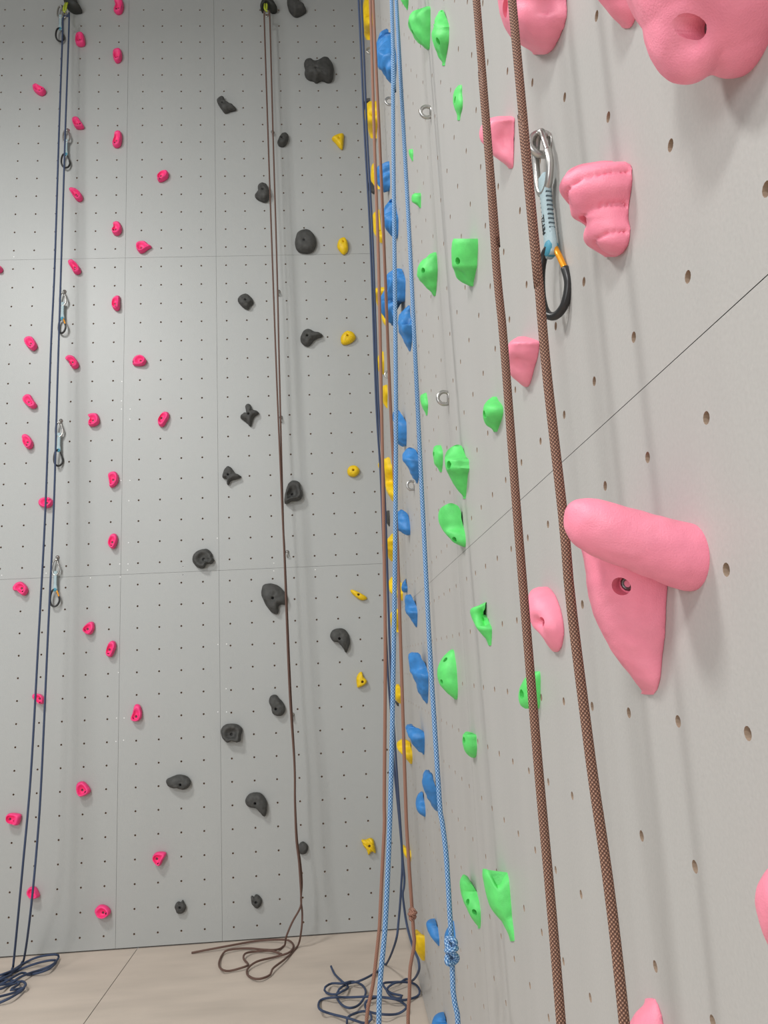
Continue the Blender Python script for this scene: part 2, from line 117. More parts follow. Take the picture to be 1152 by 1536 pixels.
SIDE_HOLDS = [
 ('green', 'green hold cut by the top edge, with only its point showing', 'green holds on the right wall', [(-2.4663, 3.53, 3.5593, 0.0238, 0.0, -2.4063, 3.5887), (-2.4525, 3.524, 3.5515, 0.0219, 0.0, -2.3956, 3.5791), (-2.4364, 3.5199, 3.5394, 0.012, 0.0, -2.3959, 3.5589), (-2.4256, 3.5189, 3.5326, 0.0048, 0.0, -2.397, 3.5462), (-2.4192, 3.5194, 3.5309, 0.002, 0.0, -2.3952, 3.5423)], [], [], 'smooth', None, 0.007, None),
 ('green', 'large green hold with rounded left bulge, highest whole green hold', 'green holds on the right wall', [(-2.8555, 3.1132, 3.1336, 0.0042, 0.0, -2.8129, 3.1541), (-2.8572, 3.105, 3.1314, 0.0137, 0.0, -2.802, 3.1578), (-2.8534, 3.0981, 3.1403, 0.0381, 0.0, -2.7644, 3.1826), (-2.8497, 3.0911, 3.1389, 0.0471, 0.0, -2.7482, 3.1868), (-2.8431, 3.0789, 3.1277, 0.0496, 0.0, -2.7382, 3.1767), (-2.8318, 3.0656, 3.1113, 0.0456, 0.0, -2.7325, 3.1569), (-2.8247, 3.0562, 3.0967, 0.038, 0.0, -2.7359, 3.1372), (-2.8186, 3.0486, 3.0845, 0.031, 0.0, -2.7393, 3.1202), (-2.811, 3.0423, 3.0719, 0.0215, 0.0, -2.745, 3.1014), (-2.8033, 3.0358, 3.057, 0.0081, 0.0, -2.7557, 3.0781), (-2.7984, 3.0344, 3.053, 0.002, 0.0, -2.7564, 3.0715)], [((-0.0405, -2.7955, 3.0909), (-0.868, 0.2004, -0.4544))], [], 'veins', None, 0.007, None),
 ('green', 'green diamond-shaped hold tapering down, beside the highest whole green hold', 'green holds on the right wall', [(-3.0508, 2.9142, 2.9142, 0.0131, 0.0069, -2.9936, 2.9142), (-3.0508, 2.9153, 2.9153, 0.019, 0.003, -2.9819, 2.9153), (-3.0889, 2.8428, 2.8821, 0.0257, 0.0, -3.0042, 2.9214), (-3.0874, 2.8306, 2.8724, 0.0286, 0.0, -2.9965, 2.9141), (-3.0839, 2.8203, 2.8633, 0.0304, 0.0, -2.9893, 2.9064), (-3.0738, 2.8113, 2.8514, 0.0279, 0.0, -2.9846, 2.8915), (-3.0589, 2.811, 2.8453, 0.0222, 0.0, -2.982, 2.8795), (-3.0438, 2.8107, 2.8392, 0.0164, 0.0, -2.9792, 2.8676), (-3.0284, 2.8104, 2.8331, 0.0105, 0.0, -2.9765, 2.8557), (-3.0127, 2.8101, 2.8264, 0.002, 0.0, -2.9749, 2.8428), (-3.0066, 2.8072, 2.8234, 0.002, 0.0, -2.9688, 2.8397)], [((-0.0223, -3.0588, 2.8258), (-0.8881, -0.0081, -0.4597))], [], 'lump', None, 0.008, None),
 ('green', 'narrow green hold with a round hole, alone above the two tiny ones', 'green holds on the right wall', [(-3.1816, 2.6105, 2.6221, 0.0028, 0.0, -3.1536, 2.6336), (-3.1807, 2.6031, 2.6231, 0.0074, 0.0, -3.1319, 2.643), (-3.1766, 2.594, 2.6194, 0.0103, 0.0, -3.1143, 2.6447), (-3.1783, 2.5763, 2.6044, 0.0119, 0.0, -3.1083, 2.6324), (-3.1694, 2.5671, 2.5909, 0.0098, 0.0, -3.1091, 2.6146), (-3.146, 2.5689, 2.5813, 0.0038, 0.0, -3.1143, 2.5936), (-3.1342, 2.5647, 2.5755, 0.002, 0.0, -3.1062, 2.5863)], [((-0.0116, -3.1518, 2.6), (-0.9958, -0.0883, 0.0235))], [], 'smooth', None, 0.007, None),
 ('green', 'smallest green hold, dark box right of the light blue rope', 'green holds on the right wall', [(-2.3264, 3.0782, 3.0973, 0.0086, 0.0, -2.2738, 3.1161), (-2.3297, 3.0631, 3.0847, 0.0104, 0.0, -2.2697, 3.1061), (-2.3229, 3.0522, 3.0683, 0.0068, 0.0, -2.2778, 3.0842), (-2.3169, 3.0425, 3.051, 0.002, 0.0, -2.2929, 3.0594)], [], [], 'smooth', None, 0.007, None),
 ('green', 'small blocky green hold under the smallest green one', 'green holds on the right wall', [(-2.4469, 2.8416, 2.8584, 0.0144, 0.0, -2.396, 2.8748), (-2.4515, 2.831, 2.8528, 0.0226, 0.0, -2.3852, 2.874), (-2.4453, 2.8203, 2.8432, 0.0246, 0.0, -2.3753, 2.8653), (-2.4416, 2.8139, 2.8349, 0.0217, 0.0, -2.377, 2.8552), (-2.4379, 2.8075, 2.8215, 0.0106, 0.0, -2.3942, 2.8352), (-2.4336, 2.8002, 2.809, 0.002, 0.0, -2.4056, 2.8179)], [], [], 'smooth', None, 0.007, None),
 ('green', 'bumpy green hold shaped like a half disc, left of a smoother one', 'green holds on the right wall', [(-2.6799, 2.5136, 2.525, 0.002, 0.0, -2.6393, 2.5364), (-2.6869, 2.5, 2.5167, 0.017, 0.0, -2.628, 2.5327), (-2.6881, 2.4842, 2.5075, 0.0342, 0.0, -2.6055, 2.5295), (-2.6875, 2.4694, 2.4965, 0.0444, 0.0, -2.5909, 2.5217), (-2.6833, 2.4566, 2.4846, 0.0479, 0.0, -2.5819, 2.5107), (-2.6699, 2.4486, 2.4755, 0.0458, 0.0, -2.5713, 2.5004), (-2.6563, 2.4405, 2.4633, 0.0358, 0.0, -2.5715, 2.4844), (-2.6445, 2.4314, 2.4496, 0.0246, 0.0, -2.5752, 2.4667), (-2.6288, 2.4241, 2.4367, 0.0101, 0.0, -2.5794, 2.4489), (-2.6164, 2.4189, 2.4289, 0.002, 0.0, -2.5759, 2.439)], [((-0.0378, -2.667, 2.4689), (-0.8466, -0.4906, -0.2065))], [], 'lump', None, 0.007, None),
 ('green', 'smooth green hold with flat top and an underside scoop, beside the half disc', 'green holds on the right wall', [(-3.2196, 2.2395, 2.2626, 0.0401, 0.0, -3.1427, 2.2842), (-3.2183, 2.2309, 2.2549, 0.0431, 0.0, -3.1377, 2.2772), (-3.2103, 2.2171, 2.2409, 0.0441, 0.0, -3.1284, 2.2631), (-3.1997, 2.2045, 2.2276, 0.0432, 0.0, -3.119, 2.2489), (-3.1926, 2.195, 2.2173, 0.0419, 0.0, -3.1135, 2.2378), (-3.1795, 2.1935, 2.2137, 0.0368, 0.0, -3.1066, 2.2324), (-3.1616, 2.1886, 2.2063, 0.0305, 0.0, -3.0964, 2.2228), (-3.1475, 2.1858, 2.1996, 0.0195, 0.0, -3.0957, 2.2125), (-3.1407, 2.1798, 2.1882, 0.002, 0.0, -3.108, 2.1965)], [((-0.036, -3.1825, 2.2135), (-0.8564, -0.3998, -0.3267))], [((-0.0278, -3.1485, 2.1983), (-0.7068, 0.0207, -0.7071), 0.0135, 0.01)], 'smooth', None, 0.007, None),
 ('green', 'tiny green hold left of the steel ring, beside the light blue rope', 'green holds on the right wall', [(-2.2918, 2.2551, 2.2609, 0.002, 0.0, -2.2598, 2.2665), (-2.2959, 2.2461, 2.2589, 0.0139, 0.0, -2.2261, 2.2707), (-2.3073, 2.2286, 2.243, 0.0171, 0.0, -2.2273, 2.2564), (-2.3121, 2.2102, 2.2235, 0.0157, 0.0, -2.2367, 2.2358), (-2.3009, 2.2005, 2.211, 0.0111, 0.0, -2.2402, 2.2208), (-2.2903, 2.1922, 2.1992, 0.0052, 0.0, -2.249, 2.2058), (-2.2783, 2.1867, 2.1919, 0.002, 0.0, -2.2463, 2.1971)], [], [], 'smooth', None, 0.007, None),
 ('green', 'green block hold left of the near brown rope at mid height', 'green holds on the right wall', [(-3.2752, 1.8978, 1.903, 0.0035, 0.0, -3.2468, 1.9078), (-3.2892, 1.8852, 1.8939, 0.0148, 0.0, -3.2415, 1.9016), (-3.3165, 1.8663, 1.8783, 0.0254, 0.0, -3.2502, 1.8887), (-3.3165, 1.8538, 1.8661, 0.0276, 0.0, -3.2465, 1.8767), (-3.299, 1.8468, 1.8578, 0.0241, 0.0, -3.2351, 1.8671), (-3.2807, 1.843, 1.8518, 0.0175, 0.0, -3.2282, 1.8593), (-3.2687, 1.8403, 1.846, 0.0078, 0.0, -3.2333, 1.8511), (-3.2567, 1.8381, 1.8423, 0.002, 0.0, -3.2287, 1.8465)], [((-0.0271, -3.2851, 1.8626), (-0.9726, -0.0271, -0.2311))], [], 'facet', None, 0.007, None),
 ('green', 'small green hold just left of the big folded green hold', 'green holds on the right wall', [(-2.5267, 2.0199, 2.0272, 0.0073, 0.0, -2.4772, 2.0339), (-2.5442, 2.009, 2.02, 0.0156, 0.0, -2.4695, 2.03), (-2.5615, 1.9895, 2.0026, 0.0206, 0.0, -2.4715, 2.0141), (-2.5558, 1.9735, 1.9858, 0.0197, 0.0, -2.4686, 1.9966), (-2.5435, 1.9621, 1.9728, 0.0167, 0.0, -2.4653, 1.9823), (-2.5303, 1.9538, 1.9609, 0.0087, 0.0, -2.4767, 1.9673), (-2.5173, 1.9458, 1.9502, 0.002, 0.0, -2.4813, 1.9547)], [((-0.0206, -2.5234, 1.9957), (-0.9982, -0.0559, -0.0218))], [], 'facet', None, 0.007, None),
 ('green', 'big green hold with a creased upper lip and long tail', 'green holds on the right wall', [(-2.8922, 1.9178, 1.9178, 0.025, 0.0139, -2.8261, 1.9178), (-2.8922, 1.9144, 1.9144, 0.0325, 0.0037, -2.8168, 1.9144), (-2.9123, 1.8864, 1.8993, 0.0397, 0.0, -2.8272, 1.9093), (-2.9479, 1.8674, 1.8812, 0.0454, 0.0, -2.8551, 1.8918), (-2.9479, 1.858, 1.8715, 0.0454, 0.0, -2.8552, 1.8818), (-2.9479, 1.8462, 1.8593, 0.0446, 0.0, -2.8562, 1.8692), (-2.9247, 1.8401, 1.8513, 0.0368, 0.0, -2.8434, 1.8599), (-2.9124, 1.8288, 1.8383, 0.0295, 0.0, -2.8409, 1.8456), (-2.9, 1.8173, 1.8249, 0.021, 0.0, -2.8399, 1.8309), (-2.8884, 1.8079, 1.8135, 0.0113, 0.0, -2.8412, 1.8182), (-2.879, 1.8002, 1.8043, 0.002, 0.0, -2.8419, 1.8082), (-2.8741, 1.796, 1.7998, 0.002, 0.0, -2.837, 1.8038)], [((-0.0412, -2.9229, 1.8638), (-0.9148, -0.4029, 0.0287))], [((-0.0201, -2.9458, 1.8532), (-0.3838, -0.9199, 0.0806), 0.0137, 0.006)], 'smooth', None, 0.009, None),
 ('green', 'smooth green egg-like hold leaning away from the wall', 'green holds on the right wall', [(-2.8191, 1.7976, 1.7976, 0.0372, 0.0243, -2.7547, 1.7976), (-2.8191, 1.794, 1.794, 0.0448, 0.0153, -2.7477, 1.794), (-2.8191, 1.7871, 1.7871, 0.0501, 0.0079, -2.7428, 1.7871), (-2.8191, 1.7747, 1.7747, 0.0525, 0.004, -2.7406, 1.7747), (-2.8191, 1.7595, 1.7595, 0.0513, 0.004, -2.7417, 1.7595), (-2.8191, 1.7382, 1.7464, 0.0473, 0.0, -2.7455, 1.7509), (-2.8316, 1.7238, 1.7312, 0.042, 0.0, -2.763, 1.7352), (-2.8353, 1.7111, 1.7172, 0.0329, 0.0, -2.7754, 1.7206), (-2.8342, 1.7016, 1.7065, 0.0242, 0.0, -2.7827, 1.7094), (-2.8283, 1.6952, 1.6984, 0.01, 0.0, -2.7903, 1.7008), (-2.8239, 1.6922, 1.6946, 0.002, 0.0, -2.7924, 1.6968)], [((-0.025, -2.8237, 1.71), (-0.7779, -0.4357, -0.4528))], [], 'smooth', None, 0.007, None),
 ('green', 'green hold with a hollow scoop, pointing down beside the near rope', 'green holds on the right wall', [(-3.0362, 1.549, 1.549, 0.002, 0.0023, -3.009, 1.549), (-3.0362, 1.5448, 1.5448, 0.0124, 0.003, -2.9938, 1.5448), (-3.0362, 1.5408, 1.5408, 0.025, 0.003, -2.9739, 1.5408), (-3.0362, 1.5347, 1.5347, 0.0287, 0.003, -2.9682, 1.5347), (-3.0362, 1.524, 1.524, 0.027, 0.003, -2.9707, 1.524), (-3.05, 1.5077, 1.5105, 0.0252, 0.0, -2.9875, 1.5109), (-3.0697, 1.4966, 1.4991, 0.0242, 0.0, -3.0088, 1.4993), (-3.0669, 1.4867, 1.4884, 0.0171, 0.0, -3.0173, 1.4885), (-3.06, 1.4748, 1.4757, 0.0076, 0.0, -3.0255, 1.4758), (-3.052, 1.4629, 1.4631, 0.002, 0.0, -3.0248, 1.4635)], [], [((-0.0118, -3.0349, 1.5235), (-0.3675, -0.8457, 0.3869), 0.0104, 0.018), ((-0.0095, -3.0463, 1.51), (-0.2207, -0.6614, 0.7168), 0.0083, 0.012)], 'smooth', None, 0.007, None),
 ('green', 'tall half-moon green hold with two holes, right of light blue rope', 'green holds on the right wall', [(-2.5216, 1.4634, 1.464, 0.0028, 0.0, -2.4809, 1.4641), (-2.5336, 1.4557, 1.4568, 0.0142, 0.0, -2.4768, 1.4564), (-2.5408, 1.4423, 1.4438, 0.0274, 0.0, -2.4644, 1.4427), (-2.5524, 1.4263, 1.4281, 0.0385, 0.0, -2.4594, 1.4261), (-2.557, 1.4078, 1.4095, 0.0444, 0.0, -2.4552, 1.4067), (-2.5559, 1.3894, 1.3906, 0.044, 0.0, -2.4547, 1.3874), (-2.5561, 1.3737, 1.3744, 0.0394, 0.0, -2.4617, 1.3711), (-2.552, 1.3605, 1.3606, 0.0297, 0.0, -2.4721, 1.3578), (-2.5452, 1.3497, 1.3495, 0.0195, 0.0, -2.4806, 1.3473), (-2.5378, 1.3416, 1.341, 0.009, 0.0, -2.4889, 1.3395), (-2.5256, 1.3352, 1.3343, 0.002, 0.0, -2.4849, 1.3334)], [((-0.0249, -2.5302, 1.4384), (-0.6511, -0.3981, 0.6462)), ((-0.0382, -2.5293, 1.382), (-0.9184, -0.3469, -0.1902))], [], 'smooth', None, 0.007, None),
 ('green', 'small square green hold above the two lowest green holds', 'green holds on the right wall', [(-2.7689, 1.2714, 1.2714, 0.0164, 0.0051, -2.7162, 1.2714), (-2.7699, 1.2705, 1.2691, 0.0195, 0.0, -2.7122, 1.2655), (-2.7946, 1.2692, 1.2676, 0.0247, 0.0, -2.7279, 1.2633), (-2.795, 1.2568, 1.255, 0.0265, 0.0, -2.725, 1.2502), (-2.7934, 1.2432, 1.2411, 0.025, 0.0, -2.726, 1.2363), (-2.7841, 1.2309, 1.2289, 0.0203, 0.0, -2.7251, 1.2245), (-2.7753, 1.2232, 1.2213, 0.0132, 0.0, -2.7288, 1.218), (-2.7615, 1.2171, 1.2155, 0.0051, 0.0, -2.7291, 1.2134)], [((-0.0253, -2.7711, 1.2579), (-0.9785, -0.2063, -0.0022))], [], 'facet', None, 0.007, None),
 ('green', 'green hold partly hidden behind the near brown rope', 'green holds on the right wall', [(-3.4199, 1.4168, 1.4168, 0.002, 0.0, -3.3959, 1.4166), (-3.4213, 1.4117, 1.4121, 0.0116, 0.0, -3.3836, 1.4112), (-3.4197, 1.4041, 1.4046, 0.0185, 0.0, -3.3706, 1.4031), (-3.4155, 1.3951, 1.3955, 0.0228, 0.0, -3.3594, 1.3935), (-3.412, 1.3849, 1.3851, 0.0252, 0.0, -3.352, 1.3826), (-3.4084, 1.3746, 1.3745, 0.0252, 0.0, -3.3484, 1.3718), (-3.4025, 1.3667, 1.3664, 0.0224, 0.0, -3.3471, 1.3638), (-3.3964, 1.3612, 1.3609, 0.016, 0.0, -3.3516, 1.3587)], [((-0.0243, -3.3907, 1.3839), (-0.9736, -0.2282, -0.0025))], [], 'smooth', None, 0.007, None),
 ('green', 'lower left of the lowest two green holds, oval with a ringed hole', 'green holds on the right wall', [(-2.6485, 0.9228, 0.9228, 0.0252, 0.0168, -2.5729, 0.9228), (-2.6485, 0.9162, 0.9162, 0.0311, 0.0083, -2.5645, 0.9162), (-2.6485, 0.9062, 0.9062, 0.033, 0.003, -2.5616, 0.9062), (-2.6506, 0.9008, 0.8915, 0.0318, 0.0, -2.5662, 0.8781), (-2.6737, 0.8884, 0.879, 0.0302, 0.0, -2.5921, 0.8656), (-2.6859, 0.8733, 0.8646, 0.0244, 0.0, -2.6142, 0.8526), (-2.6842, 0.8581, 0.8503, 0.0179, 0.0, -2.6238, 0.8402), (-2.679, 0.8455, 0.839, 0.0107, 0.0, -2.6312, 0.831), (-2.6694, 0.8334, 0.8282, 0.002, 0.0, -2.6346, 0.8227), (-2.6624, 0.8275, 0.8221, 0.002, 0.0, -2.6276, 0.8168)], [((-0.0249, -2.6583, 0.8842), (-0.8968, -0.3582, 0.2597)), ((-0.0143, -2.68, 0.8674), (-0.7376, -0.6536, -0.1695))], [], 'smooth', None, 0.007, None),
 ('green', 'lowest green hold on the right, deep V with two tips', 'green holds on the right wall', [(-3.0432, 1.0486, 1.0393, 0.0374, 0.0, -2.9468, 1.0252), (-3.0556, 1.0401, 1.03, 0.0405, 0.0, -2.954, 1.0147), (-3.0583, 1.0227, 1.0123, 0.0386, 0.0, -2.96, 0.997), (-3.0592, 1.005, 0.9945, 0.0361, 0.0, -2.9651, 0.9793), (-3.0602, 0.9874, 0.9771, 0.0315, 0.0, -2.9737, 0.9627), (-3.0591, 0.9722, 0.9632, 0.0222, 0.0, -2.9882, 0.9513), (-3.0621, 0.9642, 0.9565, 0.0147, 0.0, -3.0041, 0.9468), (-3.0655, 0.9534, 0.9464, 0.0103, 0.0, -3.0149, 0.9379), (-3.0672, 0.9423, 0.936, 0.0054, 0.0, -3.0245, 0.9288), (-3.0659, 0.9307, 0.924, 0.002, 0.0, -3.0253, 0.9176)], [], [], 'smooth', (0.03, 0.42, 0.34), 0.007, None),
 ('blue', 'ribbed blue hold, highest of the blue ones, behind light blue rope', 'blue holds on the right wall', [(-1.936, 3.8902, 3.8902, 0.0355, 0.0225, -1.8242, 3.8902), (-1.936, 3.893, 3.893, 0.0541, 0.0202, -1.7957, 3.893), (-1.936, 3.8768, 3.8768, 0.06, 0.0193, -1.7868, 3.8768), (-1.936, 3.8636, 3.8636, 0.0614, 0.003, -1.7848, 3.8636), (-2.0024, 3.7283, 3.7985, 0.0661, 0.0, -1.8434, 3.8684), (-2.0142, 3.699, 3.7677, 0.0647, 0.0, -1.8573, 3.836), (-2.0021, 3.6829, 3.7506, 0.0643, 0.0, -1.8459, 3.8178), (-1.9917, 3.6691, 3.7324, 0.0587, 0.0, -1.844, 3.7954), (-1.9864, 3.6622, 3.7168, 0.046, 0.0, -1.8583, 3.7711), (-1.9735, 3.6579, 3.7067, 0.0376, 0.0, -1.8583, 3.7552), (-1.9586, 3.6513, 3.6921, 0.026, 0.0, -1.8615, 3.7326), (-1.9406, 3.6471, 3.6787, 0.0122, 0.0, -1.8647, 3.7102), (-1.9198, 3.6528, 3.6791, 0.002, 0.0, -1.8562, 3.7053)], [], [((-0.0523, -1.9829, 3.7376), (-0.627, -0.7054, 0.3306), 0.01, 0.015)], 'ribs', None, 0.007, None),
 ('blue', 'blue wedge hold behind the far brown rope, second from top', 'blue holds on the right wall', [(-1.4844, 3.6255, 3.6421, 0.002, 0.0, -1.4372, 3.6586), (-1.4899, 3.6088, 3.6334, 0.0183, 0.0, -1.42, 3.6576), (-1.4889, 3.5922, 3.6305, 0.0449, 0.0, -1.3801, 3.6676), (-1.4857, 3.573, 3.6141, 0.0513, 0.0, -1.3677, 3.654), (-1.4757, 3.5455, 3.5859, 0.051, 0.0, -1.3581, 3.6249), (-1.4661, 3.5263, 3.5642, 0.047, 0.0, -1.3543, 3.6008), (-1.4528, 3.518, 3.5499, 0.0356, 0.0, -1.3576, 3.5809), (-1.4129, 3.5248, 3.5498, 0.0221, 0.0, -1.3374, 3.5743)], [], [], 'ribs', None, 0.007, None),
 ('blue', 'layered blue hold under the light blue rope, third from top', 'blue holds on the right wall', [(-1.6818, 3.3086, 3.3086, 0.0295, 0.0189, -1.5967, 3.3086), (-1.6818, 3.3076, 3.3076, 0.0403, 0.0076, -1.5816, 3.3076), (-1.693, 3.2526, 3.2873, 0.0459, 0.0, -1.5845, 3.3204), (-1.7395, 3.1928, 3.2296, 0.0521, 0.0, -1.6223, 3.2648), (-1.7326, 3.1701, 3.2057, 0.0504, 0.0, -1.6177, 3.2395), (-1.7228, 3.1567, 3.1886, 0.0428, 0.0, -1.6189, 3.2189), (-1.7061, 3.1475, 3.1728, 0.0288, 0.0, -1.6221, 3.1971), (-1.6877, 3.1428, 3.1624, 0.0161, 0.0, -1.6219, 3.1814), (-1.6568, 3.1492, 3.1628, 0.002, 0.0, -1.6099, 3.1765)], [], [], 'ribs', None, 0.007, None),
 ('blue', 'large blue hold of two ribbed lobes beside a yellow one', 'blue holds on the right wall', [(-1.7954, 2.9379, 2.9379, 0.0559, 0.003, -1.6848, 2.9379), (-1.8698, 2.8601, 2.8926, 0.0642, 0.0, -1.7508, 2.9223), (-1.868, 2.8355, 2.8679, 0.0661, 0.0, -1.7471, 2.8975), (-1.8456, 2.817, 2.8507, 0.0728, 0.0, -1.7178, 2.8811), (-1.8252, 2.8015, 2.8383, 0.0863, 0.0, -1.6837, 2.8711), (-1.8034, 2.7992, 2.8362, 0.0882, 0.0, -1.6601, 2.8692), (-1.8034, 2.8142, 2.8142, 0.0884, 0.0266, -1.6599, 2.8142), (-1.8034, 2.7899, 2.7899, 0.0795, 0.0331, -1.6688, 2.7899), (-1.8034, 2.7636, 2.7636, 0.0626, 0.0375, -1.6858, 2.7636), (-1.8034, 2.7493, 2.7493, 0.0487, 0.0427, -1.6993, 2.7493)], [], [], 'ribs', None, 0.007, None),
 ('blue', 'blue hold with a deep dark pocket, between the two light blue strands', 'blue holds on the right wall', [(-1.9748, 2.7003, 2.7139, 0.002, 0.0, -1.9185, 2.7274), (-1.9718, 2.6887, 2.7078, 0.0145, 0.0, -1.8932, 2.7262), (-1.9672, 2.6748, 2.701, 0.0289, 0.0, -1.8588, 2.7258), (-1.9841, 2.6467, 2.6777, 0.0391, 0.0, -1.8547, 2.7067), (-2.0236, 2.6087, 2.6419, 0.0445, 0.0, -1.883, 2.6728), (-2.014, 2.5934, 2.6253, 0.0429, 0.0, -1.8766, 2.655), (-1.9998, 2.584, 2.6127, 0.0372, 0.0, -1.874, 2.6395), (-1.9821, 2.5759, 2.6006, 0.0295, 0.0, -1.8723, 2.6237), (-1.9655, 2.5631, 2.5831, 0.0203, 0.0, -1.8749, 2.602), (-1.9352, 2.556, 2.5699, 0.0079, 0.0, -1.8702, 2.5834), (-1.9102, 2.5511, 2.5628, 0.002, 0.0, -1.8539, 2.5745)], [], [((-0.0155, -1.9981, 2.6323), (-0.1382, -0.6493, 0.7479), 0.0167, 0.04)], 'rock', None, 0.007, None),
 ('blue', 'blue hold with a pointed top corner, under the light blue rope at mid height', 'blue holds on the right wall', [(-1.5397, 2.4504, 2.4504, 0.0419, 0.0226, -1.4363, 2.4504), (-1.5397, 2.4326, 2.4326, 0.0428, 0.0126, -1.435, 2.4326), (-1.5926, 2.38, 2.3988, 0.0465, 0.0, -1.4823, 2.4147), (-1.5928, 2.3494, 2.3677, 0.0464, 0.0, -1.4827, 2.383), (-1.5783, 2.3276, 2.3452, 0.0454, 0.0, -1.4697, 2.3598), (-1.5618, 2.3106, 2.3268, 0.0412, 0.0, -1.4596, 2.3402), (-1.5501, 2.3009, 2.3132, 0.0267, 0.0, -1.4696, 2.3238), (-1.5364, 2.296, 2.3031, 0.0057, 0.0, -1.4875, 2.3098)], [], [], 'rock', None, 0.007, None),
 ('blue', 'blue hold with a rounded head, just above a small steel ring', 'blue holds on the right wall', [(-1.9265, 2.1824, 2.1824, 0.038, 0.0214, -1.846, 2.1824), (-1.9265, 2.1768, 2.1768, 0.0457, 0.0081, -1.8371, 2.1768), (-1.9551, 2.1439, 2.1586, 0.0512, 0.0, -1.8592, 2.1697), (-1.9702, 2.1248, 2.1392, 0.0508, 0.0, -1.8748, 2.15), (-1.9626, 2.1118, 2.1246, 0.0439, 0.0, -1.8753, 2.1343), (-1.9601, 2.1012, 2.1123, 0.0354, 0.0, -1.8828, 2.1208), (-1.9504, 2.0849, 2.0944, 0.0285, 0.0, -1.8813, 2.1019), (-1.9308, 2.0708, 2.0784, 0.0189, 0.0, -1.8732, 2.0846), (-1.9071, 2.0632, 2.0685, 0.0066, 0.0, -1.8641, 2.0733), (-1.8861, 2.0605, 2.0649, 0.002, 0.0, -1.8477, 2.0693)], [], [], 'rock', None, 0.007, None),
 ('blue', 'knobbly blue hold below the small steel ring', 'blue holds on the right wall', [(-1.4781, 2.0456, 2.0456, 0.0386, 0.0281, -1.4097, 2.0456), (-1.4781, 2.0386, 2.0386, 0.0454, 0.0132, -1.4031, 2.0386), (-1.4781, 2.0214, 2.0214, 0.0476, 0.003, -1.401, 2.0214), (-1.5059, 1.9858, 1.9949, 0.05, 0.0, -1.4265, 2.0), (-1.5131, 1.959, 1.9675, 0.0485, 0.0, -1.4352, 1.9723), (-1.5058, 1.9474, 1.954, 0.033, 0.0, -1.4431, 1.9579), (-1.4939, 1.9366, 1.9395, 0.004, 0.0, -1.4601, 1.9421)], [], [], 'rock', None, 0.007, None),
 ('blue', 'smallest blue hold, teardrop above a hooked blue one', 'blue holds on the right wall', [(-1.2039, 1.7897, 1.7897, 0.003, 0.003, -1.1713, 1.7897), (-1.2039, 1.7752, 1.7752, 0.0155, 0.003, -1.1499, 1.7752), (-1.2382, 1.7504, 1.7548, 0.024, 0.0, -1.1682, 1.757), (-1.2284, 1.7355, 1.7394, 0.0211, 0.0, -1.1638, 1.7414), (-1.208, 1.7297, 1.7322, 0.0115, 0.0, -1.1615, 1.7338)], [], [], 'smooth', None, 0.007, None),
 ('blue', 'blue hooked hold just below the smallest blue teardrop', 'blue holds on the right wall', [(-1.5893, 1.6906, 1.6906, 0.0315, 0.0198, -1.5045, 1.6906), (-1.5893, 1.6842, 1.6842, 0.0367, 0.015, -1.4969, 1.6842), (-1.5893, 1.6663, 1.6663, 0.04, 0.0084, -1.4919, 1.6663), (-1.5893, 1.6407, 1.6461, 0.0411, 0.0, -1.4904, 1.6477), (-1.6141, 1.6192, 1.624, 0.0391, 0.0, -1.5182, 1.6253), (-1.6031, 1.6001, 1.6036, 0.0278, 0.0, -1.5244, 1.6046), (-1.5834, 1.5813, 1.5836, 0.0158, 0.0, -1.5232, 1.5844), (-1.5647, 1.5643, 1.5652, 0.002, 0.0, -1.5251, 1.5661)], [], [], 'rock', None, 0.007, None),
 ('blue', 'longest blue hold, finger-like, leaning left below the hooked ones', 'blue holds on the right wall', [(-1.8357, 1.4667, 1.4667, 0.0431, 0.0293, -1.7156, 1.4667), (-1.8357, 1.4607, 1.4607, 0.0527, 0.0216, -1.7012, 1.4607), (-1.8357, 1.4462, 1.4462, 0.056, 0.0147, -1.6961, 1.4462), (-1.8357, 1.4277, 1.4277, 0.0536, 0.0055, -1.7002, 1.4277), (-1.8357, 1.4074, 1.4094, 0.0504, 0.0, -1.7053, 1.4063), (-1.8697, 1.3901, 1.3916, 0.0489, 0.0, -1.7416, 1.3882), (-1.8647, 1.3689, 1.3697, 0.041, 0.0, -1.7492, 1.3664), (-1.855, 1.3512, 1.3515, 0.036, 0.0, -1.7475, 1.3481), (-1.8366, 1.3295, 1.3292, 0.027, 0.0, -1.7434, 1.3261), (-1.8145, 1.3074, 1.3066, 0.0141, 0.0, -1.7419, 1.3043), (-1.7945, 1.2894, 1.288, 0.002, 0.0, -1.7387, 1.2867)], [], [], 'rock', None, 0.007, None),
 ('blue', 'blue hold with a small knob on top, right of a yellow hold', 'blue holds on the right wall', [(-1.5691, 1.197, 1.197, 0.0532, 0.0356, -1.4895, 1.197), (-1.5691, 1.1895, 1.1895, 0.0606, 0.029, -1.4831, 1.1895), (-1.5995, 1.177, 1.1767, 0.0616, 0.0, -1.5128, 1.1697), (-1.6159, 1.1597, 1.159, 0.0536, 0.0, -1.5362, 1.1526), (-1.6066, 1.1365, 1.1354, 0.0427, 0.0, -1.5364, 1.1297), (-1.5915, 1.1164, 1.1149, 0.0273, 0.0, -1.5348, 1.1105), (-1.5746, 1.0996, 1.0979, 0.0115, 0.0, -1.5318, 1.095), (-1.562, 1.0907, 1.0888, 0.002, 0.0, -1.5273, 1.0869)], [], [], 'rock', None, 0.007, None),
